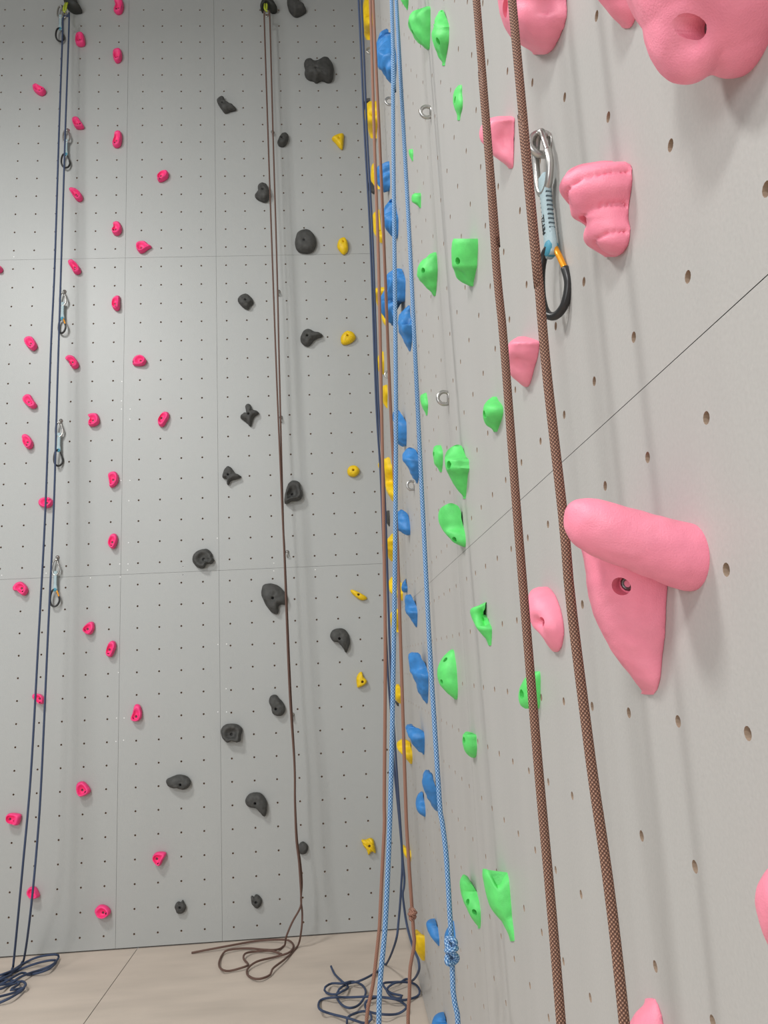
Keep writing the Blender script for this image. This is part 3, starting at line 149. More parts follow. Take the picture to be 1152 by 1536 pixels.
 ('blue', 'blue hooked hold above the light blue rope knot, overlapping a plain one', 'blue holds on the right wall', [(-1.9925, 1.083, 1.083, 0.033, 0.0239, -1.911, 1.083), (-1.9925, 1.0762, 1.0762, 0.0403, 0.0187, -1.9018, 1.0762), (-1.9925, 1.0598, 1.0598, 0.0451, 0.016, -1.8954, 1.0598), (-1.9925, 1.0403, 1.0403, 0.0456, 0.0103, -1.8948, 1.0403), (-1.9925, 1.0258, 1.0212, 0.0404, 0.0, -1.902, 1.0119), (-1.982, 1.0051, 1.0005, 0.0342, 0.0, -1.9, 0.9919), (-1.9732, 0.9877, 0.9833, 0.0263, 0.0, -1.902, 0.9758), (-1.9571, 0.9723, 0.9682, 0.0175, 0.0, -1.8979, 0.9621), (-1.9378, 0.9561, 0.9528, 0.0032, 0.0, -1.8977, 0.949)], [], [], 'rock', None, 0.007, None),
 ('blue', 'plain half-disc blue hold left of the lower hooked blue hold', 'blue holds on the right wall', [(-1.4632, 0.9379, 0.9379, 0.0104, 0.003, -1.422, 0.9379), (-1.4632, 0.9257, 0.9257, 0.0225, 0.003, -1.4048, 0.9257), (-1.4658, 0.9066, 0.9026, 0.0305, 0.0, -1.3961, 0.895), (-1.4878, 0.8914, 0.8871, 0.0317, 0.0, -1.4163, 0.8791), (-1.491, 0.877, 0.8728, 0.0279, 0.0, -1.425, 0.8653), (-1.4882, 0.8652, 0.8616, 0.0189, 0.0, -1.4351, 0.8557), (-1.474, 0.8533, 0.8507, 0.003, 0.0, -1.4435, 0.8477)], [], [], 'smooth', None, 0.007, None),
 ('blue', 'blue shark-fin hold left of the light blue rope knot', 'blue holds on the right wall', [(-1.6994, 0.5448, 0.5448, 0.0314, 0.003, -1.6414, 0.5448), (-1.6994, 0.5376, 0.5376, 0.0364, 0.003, -1.6359, 0.5376), (-1.7049, 0.5333, 0.526, 0.0355, 0.0, -1.6426, 0.5141), (-1.7176, 0.5196, 0.5127, 0.0306, 0.0, -1.6606, 0.5017), (-1.7301, 0.5061, 0.5, 0.0213, 0.0, -1.6833, 0.4911), (-1.7216, 0.4815, 0.4775, 0.002, 0.0, -1.6962, 0.4732)], [], [], 'smooth', None, 0.007, None),
 ('blue', 'blue hold directly behind the light blue rope knot', 'blue holds on the right wall', [(-2.1708, 0.6955, 0.6917, 0.002, 0.0, -2.1454, 0.6878), (-2.1793, 0.6832, 0.6776, 0.0153, 0.0, -2.1358, 0.6699), (-2.1857, 0.6668, 0.6593, 0.0265, 0.0, -2.1272, 0.6484), (-2.1901, 0.6462, 0.6379, 0.0302, 0.0, -2.1267, 0.6257), (-2.1919, 0.6322, 0.6239, 0.0293, 0.0, -2.1296, 0.6116), (-2.186, 0.6193, 0.6117, 0.0238, 0.0, -2.1312, 0.6009)], [], [], 'smooth', None, 0.007, None),
 ('blue', 'lowest blue hold, cut by the bottom edge of the photo', 'blue holds on the right wall', [(-1.8148, 0.2955, 0.2955, 0.0226, 0.003, -1.7665, 0.2955), (-1.8148, 0.2862, 0.2862, 0.0384, 0.003, -1.7515, 0.2862), (-1.8263, 0.2839, 0.2725, 0.0471, 0.0, -1.7549, 0.2545), (-1.8399, 0.2701, 0.2585, 0.0472, 0.0, -1.7683, 0.2402), (-1.842, 0.2469, 0.2362, 0.038, 0.0, -1.7792, 0.2201), (-1.8383, 0.2253, 0.2183, 0.0087, 0.0, -1.8033, 0.2101)], [], [], 'smooth', None, 0.007, None),
 ('yellow', 'yellow scooped hold touching the top edge in the corner', 'yellow holds on the right wall in the corner', [(-0.9244, 5.0945, 5.0945, 0.0272, 0.003, -0.8128, 5.0945), (-0.9244, 5.0576, 5.0576, 0.0241, 0.003, -0.8191, 5.0576), (-0.9244, 5.0361, 5.0361, 0.0368, 0.003, -0.7936, 5.0361), (-0.9804, 4.8814, 4.9548, 0.0484, 0.0, -0.8258, 5.0283), (-0.9991, 4.8258, 4.901, 0.0512, 0.0, -0.8391, 4.9763), (-0.9919, 4.7895, 4.8588, 0.0458, 0.0, -0.8425, 4.9282), (-0.9121, 4.8252, 4.8864, 0.0378, 0.0, -0.7786, 4.9477), (-0.8444, 4.8595, 4.9174, 0.0347, 0.0, -0.7172, 4.9753), (-0.8444, 4.8261, 4.8744, 0.0246, 0.0, -0.7373, 4.9226)], [], [((-0.0143, -0.9827, 4.8713), (-0.2065, -0.9153, 0.3458), 0.0187, 0.05)], 'smooth', None, 0.007, None),
 ('yellow', 'large yellow scooped hold, second from the top in the corner', 'yellow holds on the right wall in the corner', [(-0.9799, 4.3331, 4.3772, 0.0324, 0.0, -0.8702, 4.4208), (-0.9974, 4.3011, 4.3572, 0.052, 0.0, -0.8571, 4.4126), (-1.0074, 4.2625, 4.3238, 0.0615, 0.0, -0.8524, 4.3843), (-1.0173, 4.2242, 4.2869, 0.0647, 0.0, -0.8573, 4.3486), (-0.9938, 4.2016, 4.261, 0.0606, 0.0, -0.8401, 4.3194), (-0.9131, 4.2218, 4.2718, 0.0463, 0.0, -0.7817, 4.321), (-0.8614, 4.2293, 4.2737, 0.0376, 0.0, -0.7435, 4.3173), (-0.8614, 4.201, 4.2404, 0.0298, 0.0, -0.7557, 4.2791)], [], [((-0.0283, -1.0083, 4.2474), (-0.3359, -0.8892, 0.3107), 0.0181, 0.05)], 'smooth', None, 0.007, None),
 ('yellow', 'yellow hold behind the upper blue wedge hold', 'yellow holds on the right wall in the corner', [(-0.8297, 4.0763, 4.0763, 0.0341, 0.0177, -0.7366, 4.0763), (-0.8297, 4.0468, 4.0468, 0.0378, 0.0166, -0.7307, 4.0468), (-0.8297, 4.0162, 4.0162, 0.0392, 0.003, -0.7285, 4.0162), (-0.8651, 3.932, 3.9633, 0.0336, 0.0, -0.7729, 3.9937), (-0.8727, 3.8913, 3.9111, 0.0137, 0.0, -0.8132, 3.9305)], [], [], 'smooth', None, 0.007, None),
 ('yellow', 'yellow hold with a bolt hole, left of the third blue hold', 'yellow holds on the right wall in the corner', [(-0.8093, 3.8079, 3.8079, 0.0085, 0.003, -0.7418, 3.8079), (-0.8093, 3.8106, 3.8106, 0.0378, 0.003, -0.676, 3.8106), (-0.8093, 3.7805, 3.7805, 0.0391, 0.003, -0.6731, 3.7805), (-0.8186, 3.6924, 3.7338, 0.039, 0.0, -0.6821, 3.7739), (-0.8912, 3.6145, 3.6522, 0.0343, 0.0, -0.7652, 3.6885), (-0.8571, 3.5899, 3.6095, 0.0084, 0.0, -0.7895, 3.6287)], [((-0.0112, -0.8278, 3.6781), (-0.131, -0.7597, 0.637))], [], 'smooth', None, 0.007, None),
 ('yellow', 'yellow hold with a rounded nose, left of the two-lobed blue hold', 'yellow holds on the right wall in the corner', [(-1.0675, 3.2337, 3.2603, 0.0317, 0.0, -0.9659, 3.2854), (-1.0919, 3.2115, 3.2509, 0.0686, 0.0, -0.942, 3.2874), (-1.079, 3.1962, 3.2379, 0.0762, 0.0, -0.919, 3.2762), (-1.0352, 3.196, 3.2341, 0.0671, 0.0, -0.8871, 3.2692), (-0.9802, 3.1841, 3.2149, 0.0477, 0.0, -0.8575, 3.2434), (-0.9315, 3.1626, 3.188, 0.0338, 0.0, -0.8271, 3.2117), (-0.9315, 3.1177, 3.1389, 0.0232, 0.0, -0.8412, 3.1591), (-0.9315, 3.0953, 3.1125, 0.0115, 0.0, -0.8566, 3.1292)], [], [], 'smooth', None, 0.007, None),
 ('yellow', 'shaded yellow hold just above a small steel ring in the corner', 'yellow holds on the right wall in the corner', [(-0.5264, 3.1246, 3.1357, 0.0125, 0.0, -0.4745, 3.1461), (-0.5489, 3.0667, 3.0858, 0.0384, 0.0, -0.4593, 3.1028), (-0.5164, 3.031, 3.0497, 0.0387, 0.0, -0.4264, 3.0662), (-0.4754, 3.0102, 3.0205, 0.0126, 0.0, -0.4234, 3.0301)], [], [], 'smooth', None, 0.007, None),
 ('yellow', 'plain yellow hold just below the small steel ring in the corner', 'yellow holds on the right wall in the corner', [(-0.6971, 2.8676, 2.8775, 0.0089, 0.0, -0.6448, 2.8868), (-0.6895, 2.8589, 2.8755, 0.0243, 0.0, -0.602, 2.8908), (-0.6775, 2.8228, 2.8395, 0.0254, 0.0, -0.5875, 2.8547), (-0.6319, 2.7923, 2.8071, 0.022, 0.0, -0.5496, 2.8205), (-0.613, 2.7667, 2.7738, 0.004, 0.0, -0.5718, 2.7805)], [], [], 'smooth', None, 0.007, None),
 ('yellow', 'long folded yellow hold in the corner at mid height', 'yellow holds on the right wall in the corner', [(-0.8926, 2.4211, 2.4211, 0.0478, 0.0273, -0.7696, 2.4211), (-0.8926, 2.4108, 2.4108, 0.0764, 0.0216, -0.7326, 2.4108), (-0.8926, 2.3875, 2.3875, 0.0673, 0.0179, -0.7444, 2.3875), (-0.8926, 2.3576, 2.3576, 0.051, 0.0096, -0.7657, 2.3576), (-0.8441, 2.3097, 2.3257, 0.0475, 0.0, -0.7218, 2.3382), (-0.9515, 2.2538, 2.2695, 0.0483, 0.0, -0.8282, 2.2816), (-0.981, 2.2167, 2.2303, 0.0395, 0.0, -0.8692, 2.2409), (-0.9486, 2.1921, 2.2022, 0.0219, 0.0, -0.86, 2.2105)], [], [], 'veins', None, 0.007, None),
 ('yellow', 'yellow hold split by a crease, behind brown and blue ropes', 'yellow holds on the right wall in the corner', [(-0.7176, 2.0715, 2.0715, 0.0207, 0.0076, -0.6555, 2.0715), (-0.7777, 2.0322, 2.0406, 0.0438, 0.0, -0.6936, 2.0454), (-0.7565, 2.004, 2.0152, 0.0721, 0.0, -0.6455, 2.0205), (-0.7351, 1.9756, 1.9836, 0.0468, 0.0, -0.6482, 1.9878), (-0.6788, 1.9515, 1.9583, 0.0371, 0.0, -0.6011, 1.9619), (-0.6621, 1.9351, 1.94, 0.0213, 0.0, -0.5995, 1.9431)], [], [], 'smooth', None, 0.007, None),
 ('yellow', 'yellow hold left of the smallest blue teardrop hold', 'yellow holds on the right wall in the corner', [(-0.9181, 1.8314, 1.8314, 0.0472, 0.0375, -0.8416, 1.8314), (-0.9245, 1.7999, 1.8069, 0.0598, 0.0, -0.8369, 1.8087), (-0.9421, 1.7786, 1.7852, 0.0584, 0.0, -0.8557, 1.7868), (-0.9707, 1.7467, 1.7526, 0.0521, 0.0, -0.89, 1.7538), (-0.9487, 1.7146, 1.7163, 0.0046, 0.0, -0.9112, 1.7175)], [], [], 'smooth', None, 0.007, None),
 ('yellow', 'yellow hold left of the hooked blue hold, behind the rope', 'yellow holds on the right wall in the corner', [(-0.6401, 1.6966, 1.6988, 0.0112, 0.0, -0.5901, 1.7), (-0.6467, 1.6753, 1.6798, 0.0381, 0.0, -0.557, 1.6808), (-0.6172, 1.6351, 1.6392, 0.0383, 0.0, -0.5272, 1.6397), (-0.5694, 1.6005, 1.6035, 0.0294, 0.0, -0.4924, 1.6037), (-0.5636, 1.5822, 1.5834, 0.0068, 0.0, -0.5201, 1.5839)], [], [], 'smooth', None, 0.007, None),
 ('yellow', 'small yellow hold with a dark one under it, behind ropes', 'yellow holds on the right wall in the corner', [(-0.5341, 1.3214, 1.3214, 0.0172, 0.0096, -0.4627, 1.3214), (-0.5341, 1.3033, 1.3033, 0.0268, 0.003, -0.4437, 1.3033), (-0.5876, 1.2743, 1.274, 0.0317, 0.0, -0.4876, 1.2705), (-0.5691, 1.248, 1.2474, 0.0283, 0.0, -0.4759, 1.2438), (-0.5178, 1.225, 1.2241, 0.006, 0.0, -0.4694, 1.2226)], [], [], 'veins', None, 0.007, None),
 ('yellow', 'yellow hold behind the far brown rope, left of knobbed blue hold', 'yellow holds on the right wall in the corner', [(-0.9865, 1.0909, 1.0909, 0.0419, 0.0256, -0.9179, 1.0909), (-0.9865, 1.0798, 1.0798, 0.0587, 0.0045, -0.9038, 1.0798), (-0.9865, 1.0617, 1.0617, 0.0624, 0.003, -0.9007, 1.0617), (-1.0098, 1.0472, 1.046, 0.0574, 0.0, -0.9282, 1.0385), (-1.0259, 1.0312, 1.0297, 0.0436, 0.0, -0.9561, 1.0234), (-1.0165, 1.008, 1.0062, 0.0238, 0.0, -0.9636, 1.0018), (-0.9819, 0.9861, 0.9841, 0.0062, 0.0, -0.9438, 0.9815)], [], [], 'smooth', None, 0.007, None),
 ('yellow', 'thin yellow hold behind the far brown rope, above its knot', 'yellow holds on the right wall in the corner', [(-0.5992, 0.5512, 0.5512, 0.0323, 0.0251, -0.5323, 0.5512), (-0.6237, 0.543, 0.5374, 0.0353, 0.0, -0.5537, 0.5275), (-0.6412, 0.5188, 0.5137, 0.0257, 0.0, -0.583, 0.5055), (-0.6003, 0.4883, 0.4848, 0.0047, 0.0, -0.5682, 0.4807)], [], [], 'smooth', None, 0.007, None),
 ('yellow', 'lowest yellow hold, blocky, right of the brown rope knot', 'yellow holds on the right wall in the corner', [(-1.1145, 0.3224, 0.3224, 0.0335, 0.0213, -1.035, 0.3224), (-1.1444, 0.3315, 0.3208, 0.0367, 0.0, -1.0611, 0.3052), (-1.1482, 0.3092, 0.2979, 0.0382, 0.0, -1.0628, 0.2815), (-1.1368, 0.2793, 0.2678, 0.0378, 0.0, -1.0521, 0.2513), (-1.1224, 0.2535, 0.2436, 0.0269, 0.0, -1.0529, 0.2301), (-1.0924, 0.2196, 0.2126, 0.0095, 0.0, -1.0475, 0.2042)], [], [], 'smooth', None, 0.007, None),
 ('charcoal', 'dark hold peeking out above the large yellow scooped hold', 'dark holds on the right wall in the corner', [(-0.5164, 4.7242, 4.7499, 0.0157, 0.0, -0.4527, 4.7754), (-0.5016, 4.7126, 4.7501, 0.0331, 0.0, -0.4083, 4.7872), (-0.4666, 4.7569, 4.7569, 0.0371, 0.003, -0.3666, 4.7569), (-0.4166, 4.7209, 4.7595, 0.0356, 0.0, -0.3191, 4.7975), (-0.4166, 4.6972, 4.7344, 0.0341, 0.0, -0.3216, 4.7711)], [], [], 'smooth', None, 0.007, None),
 ('charcoal', 'dark wedge hold in the corner below the upper yellow holds', 'dark holds on the right wall in the corner', [(-0.4285, 4.2544, 4.2544, 0.0269, 0.0192, -0.3376, 4.2544), (-0.4635, 4.1777, 4.2113, 0.0314, 0.0, -0.3635, 4.244), (-0.4808, 4.1382, 4.1703, 0.0297, 0.0, -0.3841, 4.2016), (-0.4519, 4.1346, 4.148, 0.0022, 0.0, -0.4108, 4.1613)], [], [], 'smooth', None, 0.007, None),
 ('charcoal', 'dark grey hold in the corner left of the knobbly blue hold', 'dark holds on the right wall in the corner', [(-0.3612, 2.2584, 2.2662, 0.0116, 0.0, -0.2855, 2.2731), (-0.3713, 2.2359, 2.2461, 0.0183, 0.0, -0.2714, 2.2549), (-0.3583, 2.1973, 2.207, 0.0184, 0.0, -0.2583, 2.2153), (-0.3211, 2.1757, 2.1796, 0.0027, 0.0, -0.277, 2.1833)], [], [], 'smooth', None, 0.007, None),
 ('charcoal', 'dark hold just under the small yellow hold in the corner', 'dark holds on the right wall in the corner', [(-0.3082, 1.2276, 1.2276, 0.0164, 0.0124, -0.2496, 1.2276), (-0.3292, 1.221, 1.2204, 0.0174, 0.0, -0.2692, 1.2181), (-0.3149, 1.2013, 1.2007, 0.007, 0.0, -0.2778, 1.1994)], [], [], 'smooth', None, 0.007, None),
 ('salmon', 'large light pink hold at the top edge, behind the near brown rope', 'light pink holds on the near right wall', [(-3.8196, 2.2264, 2.2936, 0.0498, 0.0, -3.6857, 2.3612), (-3.8231, 2.2038, 2.2772, 0.0589, 0.0, -3.6731, 2.3511), (-3.8191, 2.1981, 2.2701, 0.0582, 0.0, -3.6705, 2.3423), (-3.8172, 2.1857, 2.2557, 0.0574, 0.0, -3.6699, 2.3259), (-3.8114, 2.1792, 2.2458, 0.0547, 0.0, -3.6692, 2.3125), (-3.7999, 2.1779, 2.2391, 0.0493, 0.0, -3.6673, 2.3002), (-3.7852, 2.1792, 2.2329, 0.0413, 0.0, -3.667, 2.2865), (-3.7707, 2.1825, 2.2266, 0.0306, 0.0, -3.6725, 2.2705), (-3.7525, 2.1887, 2.2186, 0.0144, 0.0, -3.685, 2.2484), (-3.7279, 2.204, 2.2303, 0.002, 0.0, -3.6679, 2.2566)], [((-0.0571, -3.7555, 2.2483), (-0.9966, -0.0332, -0.0751))], [((-0.0293, -3.8092, 2.1935), (-0.6583, -0.6985, -0.2805), 0.0186, 0.012)], 'smooth', None, 0.011, None),
 ('salmon', 'light pink hold with overhanging lip, left of the near quickdraw', 'light pink holds on the near right wall', [(-3.5337, 2.265, 2.279, 0.0106, 0.0, -3.4979, 2.2927), (-3.5539, 2.2457, 2.2679, 0.0301, 0.0, -3.4971, 2.2896), (-3.5495, 2.2372, 2.264, 0.0422, 0.0, -3.4798, 2.2902), (-3.5442, 2.2262, 2.254, 0.0456, 0.0, -3.4709, 2.2809), (-3.5384, 2.2171, 2.2433, 0.0428, 0.0, -3.468, 2.2687), (-3.5354, 2.2088, 2.2315, 0.0345, 0.0, -3.4739, 2.2533), (-3.5309, 2.2001, 2.2194, 0.027, 0.0, -3.4775, 2.2382), (-3.5264, 2.1913, 2.2055, 0.0145, 0.0, -3.4864, 2.2193), (-3.5218, 2.1855, 2.1958, 0.0035, 0.0, -3.4925, 2.2059), (-3.5166, 2.1852, 2.1953, 0.002, 0.0, -3.4873, 2.2054)], [], [((-0.0166, -3.5395, 2.2231), (-0.3106, -0.7777, -0.5465), 0.02, 0.012)], 'smooth', None, 0.007, None),
 ('salmon', 'light pink fin-shaped hold between the two near brown strands', 'light pink holds on the near right wall', [(-3.5035, 1.9134, 1.9199, 0.0071, 0.0, -3.4746, 1.926), (-3.5748, 1.8752, 1.8884, 0.0328, 0.0, -3.5173, 1.8999), (-3.5737, 1.8665, 1.8808, 0.0378, 0.0, -3.5108, 1.8931), (-3.5612, 1.8561, 1.8698, 0.0373, 0.0, -3.4987, 1.8815), (-3.5402, 1.8486, 1.8606, 0.0318, 0.0, -3.484, 1.8707), (-3.5277, 1.8428, 1.8532, 0.0264, 0.0, -3.4774, 1.862), (-3.5131, 1.8376, 1.845, 0.0147, 0.0, -3.4759, 1.8514), (-3.4979, 1.835, 1.8396, 0.002, 0.0, -3.4728, 1.8442)], [], [((-0.0253, -3.539, 1.8552), (-0.5248, -0.1866, -0.8305), 0.0151, 0.008)], 'smooth', None, 0.007, None),
 ('salmon', 'light pink oval hold with a dimple, between the near brown strands lower down', 'light pink holds on the near right wall', [(-3.508, 1.5349, 1.537, 0.0092, 0.0, -3.4731, 1.5382), (-3.5288, 1.5276, 1.531, 0.0227, 0.0, -3.4757, 1.5324), (-3.5473, 1.5165, 1.5205, 0.0309, 0.0, -3.4832, 1.5217), (-3.5612, 1.5014, 1.5055, 0.0354, 0.0, -3.491, 1.5062), (-3.5682, 1.4872, 1.4909, 0.0358, 0.0, -3.4975, 1.4911), (-3.5702, 1.4757, 1.4788, 0.0326, 0.0, -3.5038, 1.4787), (-3.5672, 1.4667, 1.469, 0.0249, 0.0, -3.5112, 1.4688), (-3.5602, 1.4579, 1.4594, 0.018, 0.0, -3.5136, 1.4591), (-3.5489, 1.449, 1.4499, 0.011, 0.0, -3.5116, 1.4497), (-3.5317, 1.4435, 1.4437, 0.002, 0.0, -3.5034, 1.4438)], [((-0.0292, -3.5553, 1.4841), (-0.8427, -0.5376, -0.0274))], [((-0.0326, -3.5465, 1.4818), (-0.9377, -0.2443, -0.2469), 0.0105, 0.014)], 'smooth', None, 0.007, None),
 ('salmon', 'light pink hold with toothed ridges, right of the near quickdraw', 'light pink holds on the near right wall', [(-3.9254, 1.9105, 1.923, 0.0104, 0.0, -3.8902, 1.9351), (-3.9375, 1.9001, 1.9192, 0.0287, 0.0, -3.8838, 1.9376), (-3.9404, 1.8945, 1.9185, 0.0425, 0.0, -3.8726, 1.9415), (-3.9399, 1.8891, 1.9155, 0.0498, 0.0, -3.8648, 1.9406), (-3.9385, 1.8844, 1.9116, 0.0532, 0.0, -3.86, 1.9374), (-3.9362, 1.8788, 1.9062, 0.0548, 0.0, -3.8562, 1.9321), (-3.9326, 1.874, 1.9008, 0.0541, 0.0, -3.8533, 1.926), (-3.9284, 1.8696, 1.8947, 0.0502, 0.0, -3.853, 1.9182), (-3.9245, 1.8649, 1.8884, 0.0464, 0.0, -3.8528, 1.9104), (-3.9222, 1.8607, 1.883, 0.0439, 0.0, -3.8531, 1.9039), (-3.92, 1.8556, 1.877, 0.042, 0.0, -3.8527, 1.8971), (-3.9195, 1.8516, 1.8709, 0.0361, 0.0, -3.8582, 1.889), (-3.9209, 1.8443, 1.8623, 0.0329, 0.0, -3.8629, 1.8792), (-3.9194, 1.8381, 1.8561, 0.0337, 0.0, -3.8605, 1.8728), (-3.9161, 1.8329, 1.8502, 0.0324, 0.0, -3.8585, 1.8663), (-3.9115, 1.8298, 1.8455, 0.028, 0.0, -3.8585, 1.8602), (-3.9028, 1.829, 1.842, 0.0198, 0.0, -3.858, 1.8543), (-3.892, 1.8307, 1.8409, 0.0106, 0.0, -3.8564, 1.8505), (-3.878, 1.8358, 1.8447, 0.002, 0.0, -3.846, 1.8536)], [((-0.035, -3.8898, 1.8687), (-0.7957, 0.3147, -0.5175))], [], 'teeth', None, 0.007, None),
 ('salmon', 'giant light pink hold with a thick roll above a pointed tail', 'light pink holds on the near right wall', [(-3.9235, 1.534, 1.5443, 0.063, 0.0, -3.8235, 1.5492), (-3.9184, 1.516, 1.5246, 0.0593, 0.0, -3.8224, 1.528), (-3.9101, 1.4951, 1.502, 0.0565, 0.0, -3.8171, 1.5038), (-3.9032, 1.4801, 1.4858, 0.0532, 0.0, -3.8138, 1.4865), (-3.8977, 1.4648, 1.4692, 0.048, 0.0, -3.8139, 1.469), (-3.8906, 1.4495, 1.4525, 0.0403, 0.0, -3.8153, 1.4516), (-3.8811, 1.434, 1.4358, 0.0305, 0.0, -3.8166, 1.4344), (-3.8734, 1.4182, 1.4189, 0.0182, 0.0, -3.8226, 1.4174), (-3.8658, 1.4086, 1.4087, 0.0103, 0.0, -3.8234, 1.4074), (-3.8584, 1.4028, 1.4024, 0.002, 0.0, -3.8184, 1.4014), (-3.8489, 1.3987, 1.3978, 0.002, 0.0, -3.8089, 1.3971)], [((-0.0393, -3.8996, 1.4994), (-0.6, -0.72, -0.3486))], [], 'smooth', None, 0.0085, 'roll'),
 ('salmon', 'huge light pink hold of two drooping lobes in the top right corner', 'light pink holds on the near right wall', [(-4.1816, 1.8858, 1.9357, 0.002, 0.0, -4.0873, 1.986), (-4.1819, 1.8788, 1.9308, 0.002, 0.0, -4.0822, 1.9832), (-4.1805, 1.8736, 1.925, 0.002, 0.0, -4.0805, 1.9767)], [], [((-0.055, -4.162, 1.8316), (-1, 0, 0), 0.018, 0.016), ((-0.055, -4.1799, 1.805), (-1, 0, 0), 0.012, 0.012)], 'smooth', None, 0.0078, [((-0.034, -4.1422, 1.8845), (0.031, 0.046, 0.056)), ((-0.03, -4.1522, 1.907), (0.045, 0.055, 0.06)), ((-0.006, -4.1521, 1.8814), (0.036, 0.046, 0.056)), ((-0.01, -4.1647, 1.8994), (0.055, 0.06, 0.07)), ((-0.02, -4.147, 1.9289), (0.055, 0.07, 0.06)), ((-0.026, -4.1612, 1.8776), (0.026, 0.034, 0.036))]),
 ('salmon', 'light pink hold tip left of the huge two-lobed one at the top edge', 'light pink holds on the near right wall', [(-4.0113, 2.0481, 2.0736, 0.0426, 0.0, -3.9613, 2.0997), (-4.0055, 2.0282, 2.0504, 0.0364, 0.0, -3.9604, 2.0728), (-3.9997, 2.0228, 2.0422, 0.0301, 0.0, -3.9598, 2.0616), (-3.9946, 2.0167, 2.0327, 0.0221, 0.0, -3.961, 2.0487), (-3.9857, 2.0158, 2.0285, 0.0139, 0.0, -3.9588, 2.0411), (-3.9771, 2.0164, 2.0257, 0.0045, 0.0, -3.9571, 2.0349), (-3.9715, 2.0187, 2.0279, 0.002, 0.0, -3.9515, 2.0372)], [], [], 'smooth', None, 0.007, None),
 ('salmon', 'light pink hold cut by the right edge of the photo', 'light pink holds on the near right wall', [(-4.0814, 1.3009, 1.2967, 0.015, 0.0, -4.0374, 1.2902), (-4.0914, 1.2972, 1.2915, 0.0213, 0.0, -4.0336, 1.2825), (-4.0973, 1.2927, 1.2858, 0.0256, 0.0, -4.0303, 1.275), (-4.0991, 1.2863, 1.2786, 0.0271, 0.0, -4.0291, 1.2668), (-4.0972, 1.2789, 1.2709, 0.0267, 0.0, -4.0281, 1.2587), (-4.0894, 1.2687, 1.2609, 0.0237, 0.0, -4.0267, 1.2493), (-4.0778, 1.258, 1.2512, 0.0188, 0.0, -4.0256, 1.2412), (-4.0644, 1.249, 1.2433, 0.014, 0.0, -4.0225, 1.2352), (-4.0479, 1.2378, 1.2336, 0.0036, 0.0, -4.0199, 1.2282)], [], [], 'smooth', None, 0.007, None),
 ('salmon', 'light pink pointed hold cut by the bottom edge of the photo', 'light pink holds on the near right wall', [(-3.7668, 1.1053, 1.099, 0.002, 0.0, -3.7348, 1.0931), (-3.7747, 1.103, 1.0973, 0.0058, 0.0, -3.7426, 1.0905), (-3.7799, 1.0989, 1.0902, 0.012, 0.0, -3.7308, 1.0794), (-3.7826, 1.0939, 1.0829, 0.0165, 0.0, -3.7213, 1.0691), (-3.7841, 1.0891, 1.0764, 0.0196, 0.0, -3.7147, 1.0605), (-3.7856, 1.0801, 1.0651, 0.0237, 0.0, -3.7056, 1.0463), (-3.7808, 1.0661, 1.052, 0.0206, 0.0, -3.7089, 1.0346), (-3.7708, 1.0526, 1.0439, 0.0098, 0.0, -3.7278, 1.0333)], [], [], 'smooth', None, 0.007, None),
]
